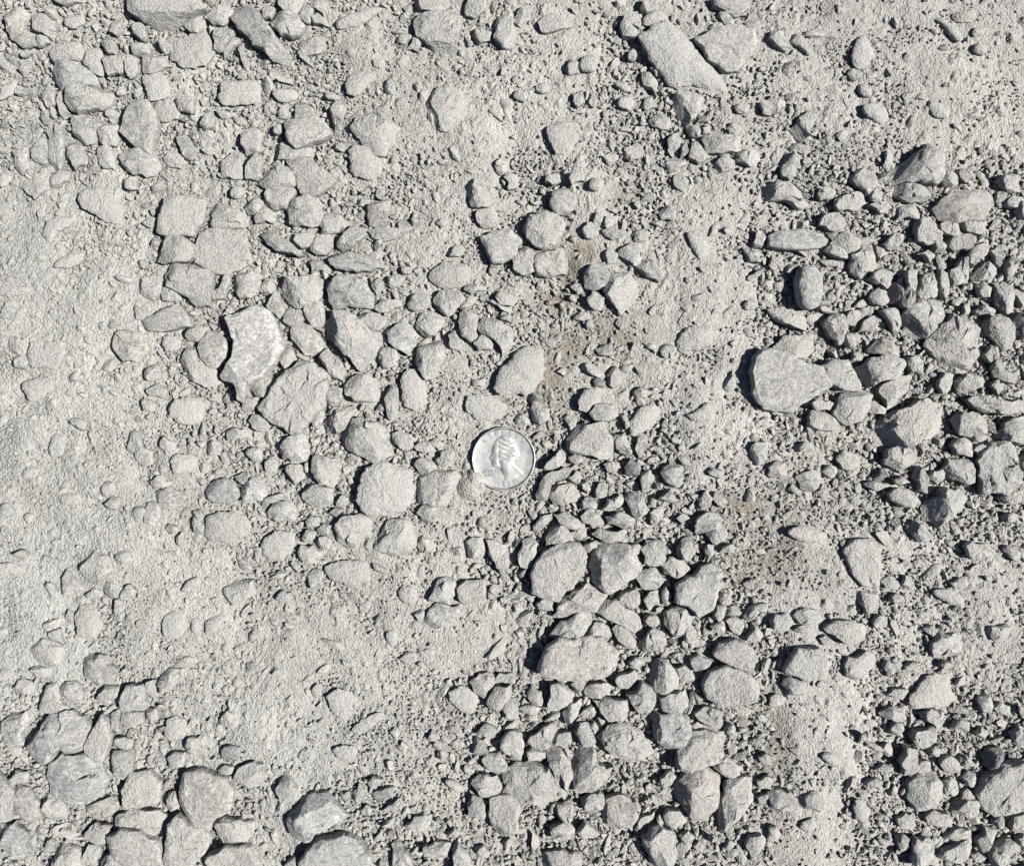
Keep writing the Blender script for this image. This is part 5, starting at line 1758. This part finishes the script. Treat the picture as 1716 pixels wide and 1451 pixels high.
def scatter(radius_lo, radius_hi, tries, level, dens, seed, layer=False, squeeze=0.85, sink=0.0):
    """throw pebbles of a size class where the ground is as stony as dens() asks"""
    r = np.random.default_rng(seed)
    x = r.uniform(-215, 215, tries)
    y = r.uniform(-182, 182, tries)
    rad = radius_lo * (radius_hi / radius_lo) ** (r.random(tries) ** 1.5)
    ok = r.random(tries) < dens(x, y) * np.clip(1 - 1.15 * brown_at(x, y), 0, 1)
    x, y, rad = x[ok], y[ok], rad[ok]
    hold = []
    for i in range(len(x)):
        rr = rad[i] * squeeze
        a0, a1 = int((y[i] - rr + 210) / RES), int((y[i] + rr + 210) / RES) + 1
        b0, b1 = int((x[i] - rr + 240) / RES), int((x[i] + rr + 240) / RES) + 1
        w = occ[a0:a1, b0:b1]
        if layer:
            if (w == 2).any() or (w == 1).mean() > 0.35:
                continue
        elif w.any():
            continue
        hold.append(i)
        if not layer:
            w[:] = 3
    x, y, rad = x[hold], y[hold], rad[hold]
    n = len(x)
    vv, f = variants(level, 14, seed)
    pick = r.integers(0, 14, n)
    V = vv[pick] * np.stack([r.uniform(1.0, 1.9, n), r.uniform(0.65, 1.05, n), r.uniform(0.45, 0.8, n)], -1)[:, None, :]
    th = r.uniform(0, 2 * math.pi, n)
    tl = r.normal(0, 0.35, n)
    # lean, then turn
    cy, sy = np.cos(tl)[:, None], np.sin(tl)[:, None]
    X, Y, Z = V[..., 0] * cy + V[..., 2] * sy, V[..., 1], -V[..., 0] * sy + V[..., 2] * cy
    ct, st = np.cos(th)[:, None], np.sin(th)[:, None]
    V = np.stack([X * ct - Y * st, X * st + Y * ct, Z], -1) * rad[:, None, None]
    z = ground_z(x, y) + rad * r.uniform(-0.25, 0.40, n) + 0.45 + gravel_at(x, y) * r.uniform(0.0, 1.7, n)
    z = z - sink * rad
    if layer:
        z = z + rad * 0.45
    V = V + np.stack([x, y, z], -1)[:, None, :]
    nv = V.shape[1]
    F = f[None] + (np.arange(n) * nv)[:, None, None]
    v0 = 0.198 * (1 + r.normal(0, 0.07, n))
    v0 = np.where(r.random(n) < 0.02, v0 * 0.7, v0)
    hue = r.normal(0, 0.013, n)
    c = np.stack([v0 * (1.02 + hue), v0, v0 * (0.94 - hue)], -1)
    bw = (0.5 * brown_at(x, y))[:, None]
    c = c * (1 - bw) + np.array([0.118, 0.104, 0.085]) * bw
    c = np.repeat(c, nv, 0)
    d = np.repeat(r.uniform(0.2, 0.7, n), nv)
    add_gravel(V.reshape(-1, 3), np.zeros((0, 4), int), F.reshape(-1, 3), c, d)
    return n

def d_open(x, y): return np.clip(gravel_at(x, y) * 1.7 - 0.75, 0, 1)
def d_mid(x, y): return np.clip(gravel_at(x, y) * 1.5 - 0.5 + 0.3 * fbm(x / 15, y / 15, x * 0, 45, 2), 0.01, 1)
def d_all(x, y): return np.clip(-0.25 + 1.15 * gravel_at(x, y) + 0.45 * fbm(x / 18, y / 18, x * 0, 44, 2), 0.02, 1)
def d_dust(x, y): return np.clip(0.75 - 0.5 * gravel_at(x, y) + 0.5 * fbm(x / 25, y / 25, x * 0, 46, 2), 0.03, 1)
counts = [scatter(1.3, 3.4, 4200, 1, d_dust, 300, squeeze=0.9, sink=0.42),
          scatter(1.3, 3.0, 60000, 1, d_open, 301, squeeze=0.5),
          scatter(0.8, 1.4, 110000, 1, d_mid, 302, squeeze=0.5),
          scatter(0.5, 0.85, 150000, 0, d_all, 303, squeeze=0.45),
          scatter(0.34, 0.6, 110000, 0, lambda x, y: np.maximum(d_all(x, y), 0.03), 304, squeeze=0.5),
          scatter(0.45, 1.3, 36000, 0, d_open, 305, layer=True)]

# the same ground goes on outside the picture: loose pebbles and stones thinning out
r = np.random.default_rng(990)
n = 9000
x, y = r.uniform(-430, 430, n), r.uniform(-400, 400, n)
out = (np.abs(x) > 207) | (np.abs(y) > 176)
x, y = x[out], y[out]
rad = 1.1 * (8.5 / 1.1) ** (r.random(len(x)) ** 2.6)
for lo, hi, lev in ((0, 2.2, 0), (2.2, 99, 1)):
    m = (rad >= lo) & (rad < hi)
    k = int(m.sum())
    vv, f = variants(lev, 14, 700 + lev)
    V = vv[r.integers(0, 14, k)] * np.stack([r.uniform(1.0, 1.6, k), r.uniform(0.7, 1.05, k), r.uniform(0.4, 0.7, k)], -1)[:, None, :]
    th = r.uniform(0, 2 * math.pi, k)
    ct, st = np.cos(th)[:, None], np.sin(th)[:, None]
    V = np.stack([V[..., 0] * ct - V[..., 1] * st, V[..., 0] * st + V[..., 1] * ct, V[..., 2]], -1) * rad[m][:, None, None]
    z = base_height(x[m], y[m]) - 2.6 * gravel_at(x[m], y[m]) + 0.3 + rad[m] * r.uniform(-0.1, 0.3, k)
    V = V + np.stack([x[m], y[m], z], -1)[:, None, :]
    nv = V.shape[1]
    v0 = 0.198 * (1 + r.normal(0, 0.06, k))
    c = np.repeat(np.stack([v0 * 1.02, v0, v0 * 0.945], -1), nv, 0)
    add_gravel(V.reshape(-1, 3), np.zeros((0, 4), int), (f[None] + (np.arange(k) * nv)[:, None, None]).reshape(-1, 3), c, np.repeat(r.uniform(0.2, 0.6, k), nv))

gmesh = new_mesh("gravel", np.vstack(GV) * MM, np.vstack(GQ), np.vstack(GT))
paint(gmesh, np.vstack(GC), np.concatenate(GD))
gmesh.set_sharp_from_angle(angle=math.radians(34))
gmesh.materials.append(MAT_STONE)
gravel = bpy.data.objects.new("gravel", gmesh)
col.objects.link(gravel)
gravel["kind"] = "stuff"
gravel["label"] = "small grey gravel and crumbs filling the gaps between stones"
gravel["category"] = "gravel"

# ------------------------------------------------------------------ the coin
def metal(name, base, rough):
    m, nt, ln = nodes_of(name)
    b = nt["Principled BSDF"]
    tc = nt.new("ShaderNodeTexCoord")
    n1 = noise(nt, ln, tc.outputs["Object"], 420, 4, 0.6)
    n2 = noise(nt, ln, tc.outputs["Object"], 5000, 2, 0.5)
    dust = mrange(nt, ln, n1, 0.42, 0.72, 0.08, 0.6, True)
    c = mix_rgb(nt, ln, dust, base, (0.20, 0.197, 0.188))
    ln.new(c, b.inputs["Base Color"])
    ln.new(mrange(nt, ln, dust, 0, 1, 1.0, 0.35), b.inputs["Metallic"])
    ln.new(mrange(nt, ln, n1, 0.3, 0.8, rough, rough + 0.2), b.inputs["Roughness"])
    bp = nt.new("ShaderNodeBump")
    bp.inputs["Strength"].default_value = 0.25
    bp.inputs["Distance"].default_value = 0.00004
    ln.new(n2, bp.inputs["Height"])
    ln.new(bp.outputs[0], b.inputs["Normal"])
    return m

MAT_COIN = metal("worn_nickel", (0.15, 0.15, 0.152), 0.38)
coin = bpy.data.objects.new("coin", None)
coin.empty_display_size = 0.01
col.objects.link(coin)
coin["label"] = "silver quarter coin with a profile head, half sunk in dust at its lower left edge"
coin["category"] = "coin"
coin.location = (COIN[0] * MM, COIN[1] * MM, COIN_Z * MM)
coin.rotation_euler = (math.radians(1.5), math.radians(6.0), math.radians(0.0))

def coin_part(name, me):
    o = bpy.data.objects.new(name, me)
    col.objects.link(o)
    o.parent = coin
    me.materials.append(MAT_COIN)
    return o

RC = 12.13
prof = [(0, 0), (RC - 0.25, 0), (RC, 0.2), (RC, 1.52), (RC - 0.10, 1.68), (RC - 0.35, 1.75), (RC - 0.62, 1.72), (RC - 0.85, 1.58), (RC - 1.0, 1.49), (RC - 1.25, 1.465), (RC * 0.6, 1.44), (0.0, 1.43)]
NS = 240
V = []
for (r_, z_) in prof[1:-1]:
    a = np.arange(NS) * 2 * math.pi / NS
    rr = np.full(NS, r_)
    if r_ == RC:
        rr = rr - np.where(np.arange(NS) % 2, 0.10, 0.0)      # reeded edge
    V.append(np.stack([rr * np.cos(a), rr * np.sin(a), np.full(NS, z_)], -1))
V = np.concatenate(V)
nr = len(prof) - 2
idx = np.arange(nr * NS).reshape(nr, NS)
q = np.stack([idx[:-1], np.roll(idx[:-1], -1, 1), np.roll(idx[1:], -1, 1), idx[1:]], -1).reshape(-1, 4)
V = np.vstack([V, [[0, 0, 0]], [[0, 0, 1.43]]])
b0, tp = len(V) - 2, len(V) - 1
t = np.vstack([np.stack([np.full(NS, b0), np.roll(idx[0], -1), idx[0]], -1), np.stack([np.full(NS, tp), idx[-1], np.roll(idx[-1], -1)], -1)])
coin_part("disc", new_mesh("coin_disc", V * MM, q, t))

# profile head, traced from the coin in the photograph (zoomed pixels, centre 702,762)
HEAD = np.array([(690, 372), (780, 378), (845, 420), (900, 500), (940, 600), (965, 680), (945, 745), (870, 785), (880, 830), (935, 900), (1035, 965), (1015, 1040),
                 (968, 1045), (900, 1100), (800, 1140), (690, 1162), (640, 1150), (725, 1070), (668, 985), (632, 922), (580, 905), (525, 893), (508, 862),
                 (492, 835), (508, 812), (488, 792), (496, 772), (448, 756), (478, 712), (503, 672), (506, 600), (530, 520), (575, 440), (630, 392)], float)
HEAD = np.stack([(HEAD[:, 0] - 702) / 520.0 * RC, -(HEAD[:, 1] - 762) / 527.0 * RC], 1)

def seg_dist(X, Y, P):
    d = np.full(X.shape, 1e9)
    Q = np.roll(P, -1, 0)
    ins = np.zeros(X.shape, bool)
    for (ax, ay), (bx, by) in zip(P, Q):
        ux, uy = bx - ax, by - ay
        tq = np.clip(((X - ax) * ux + (Y - ay) * uy) / (ux * ux + uy * uy + 1e-9), 0, 1)
        d = np.minimum(d, np.hypot(X - ax - tq * ux, Y - ay - tq * uy))
        if ay != by:
            ins ^= ((ay > Y) != (by > Y)) & (X < ux * (Y - ay) / uy + ax)
    return d, ins

gx = np.linspace(HEAD[:, 0].min() - 0.3, HEAD[:, 0].max() + 0.3, 130)
gy = np.linspace(HEAD[:, 1].min() - 0.3, HEAD[:, 1].max() + 0.3, 160)
HX, HY = np.meshgrid(gx, gy)
D_, I_ = seg_dist(HX, HY, chaikin(HEAD))
hz = 0.62 * (1 - np.exp(-D_ / 0.75))
def blob(x, y, rx, ry, h, rot=0.0):
    u = (HX - x) * math.cos(rot) + (HY - y) * math.sin(rot)
    v = -(HX - x) * math.sin(rot) + (HY - y) * math.cos(rot)
    return h * np.exp(-(u / rx) ** 2 - (v / ry) ** 2)
def zc(px, py):
    return ((px - 702) / 520.0 * RC, -(py - 762) / 527.0 * RC)
for px, py, rx, ry, h, rot in ((535, 700, 1.2, .8, -.16, 0), (560, 640, 1.4, .5, .14, .3), (585, 770, 1.5, 1.9, .16, 0), (470, 760, .7, .8, .14, 0),
                               (520, 825, 1.2, .35, -.10, 0), (560, 880, 1.1, .7, .12, 0), (620, 620, .6, 3.2, -.12, 0), (690, 800, .7, .9, .16, 0),
                               (640, 850, .6, 2.6, -.14, .3), (760, 900, 1.2, 3.0, .16, .25), (700, 1080, .6, 1.8, -.12, -.6), (930, 930, 2.6, .7, .22, -.75), (830, 770, 1.8, .8, .2, -.2)):
    x_, y_ = zc(px, py)
    hz = hz + blob(x_, y_, rx, ry, h, rot)
hairm = np.clip((HX - zc(615, 0)[0]) / 0.8, 0, 1) * np.clip((HY - zc(0, 800)[1]) / 0.8, 0, 1)
curl = np.sin(HY * 3.4 + 0.9 * np.sin(HX * 1.1) + HX * 0.8 + 1.2 * fbm(HX / 2.2, HY / 2.2, HX * 0, 8, 2))
hz = hz + hairm * (0.12 * curl + 0.05 * fbm(HX / 1.6, HY / 0.9, HX * 0, 19, 1))
Zp = 1.40 + np.where(I_, np.clip(hz, 0.02, 1.2) * 0.31 + 0.03, -0.10)
idx = np.arange(HX.size).reshape(HX.shape)
q = np.stack([idx[:-1, :-1], idx[:-1, 1:], idx[1:, 1:], idx[1:, :-1]], -1).reshape(-1, 4)
inq = I_.ravel()[q].any(1)
coin_part("portrait", new_mesh("coin_portrait", np.stack([HX, HY, Zp], -1).reshape(-1, 3) * MM, q[inq], np.zeros((0, 3), int)))

def text_mesh(ch, size):
    cu = bpy.data.curves.new("letter", 'FONT')
    cu.body = ch
    cu.size = size
    cu.extrude = 0.16
    cu.bevel_depth = 0.05
    cu.bevel_resolution = 1
    cu.offset = 0.04
    cu.align_x = 'CENTER'
    o = bpy.data.objects.new("letter_tmp", cu)
    col.objects.link(o)
    dg = bpy.context.evaluated_depsgraph_get()
    me = bpy.data.meshes.new_from_object(o.evaluated_get(dg))
    bpy.data.objects.remove(o)
    bpy.data.curves.remove(cu)
    n = len(me.vertices)
    co = np.zeros(n * 3); me.vertices.foreach_get("co", co)
    me.calc_loop_triangles()
    tr = np.zeros(len(me.loop_triangles) * 3, np.int32); me.loop_triangles.foreach_get("vertices", tr)
    bpy.data.meshes.remove(me)
    return co.reshape(-1, 3), tr.reshape(-1, 3)

def lettering(name, items):
    VV, TT, off = [], [], 0
    for ch, size, x, y, rot in items:
        co, tr = text_mesh(ch, size)
        c, s = math.cos(rot), math.sin(rot)
        co = np.stack([co[:, 0] * c - co[:, 1] * s + x, co[:, 0] * s + co[:, 1] * c + y, co[:, 2] + 1.47], -1)
        VV.append(co); TT.append(tr + off); off += len(co)
    coin_part(name, new_mesh("coin_" + name, np.vstack(VV) * MM, np.zeros((0, 4), int), np.vstack(TT), smooth=False))

items = []
for i, ch in enumerate("LIBERTY"):
    a = math.radians(90 + 46 - i * 15.4)
    items.append((ch, 2.15, 9.2 * math.cos(a), 9.2 * math.sin(a), a - math.pi / 2))
lettering("lettering", items)
items = []
for i, ch in enumerate("1985"):
    a = math.radians(-90 - 9 + i * 11.5)
    items.append((ch, 2.1, 10.6 * math.cos(a), 10.6 * math.sin(a), a + math.pi / 2))
lettering("date", items)
items = []
for row, txt in ((0, "IN GOD WE"), (1, "TRUST")):
    for i, ch in enumerate(txt):
        if ch == ' ':
            continue
        x = -7.6 + i * 0.72 + (0.9 if row else 0)
        y = -5.35 - row * 1.25 + 0.10 * i
        items.append((ch, 1.05, x, y, 0.14))
lettering("motto", items)
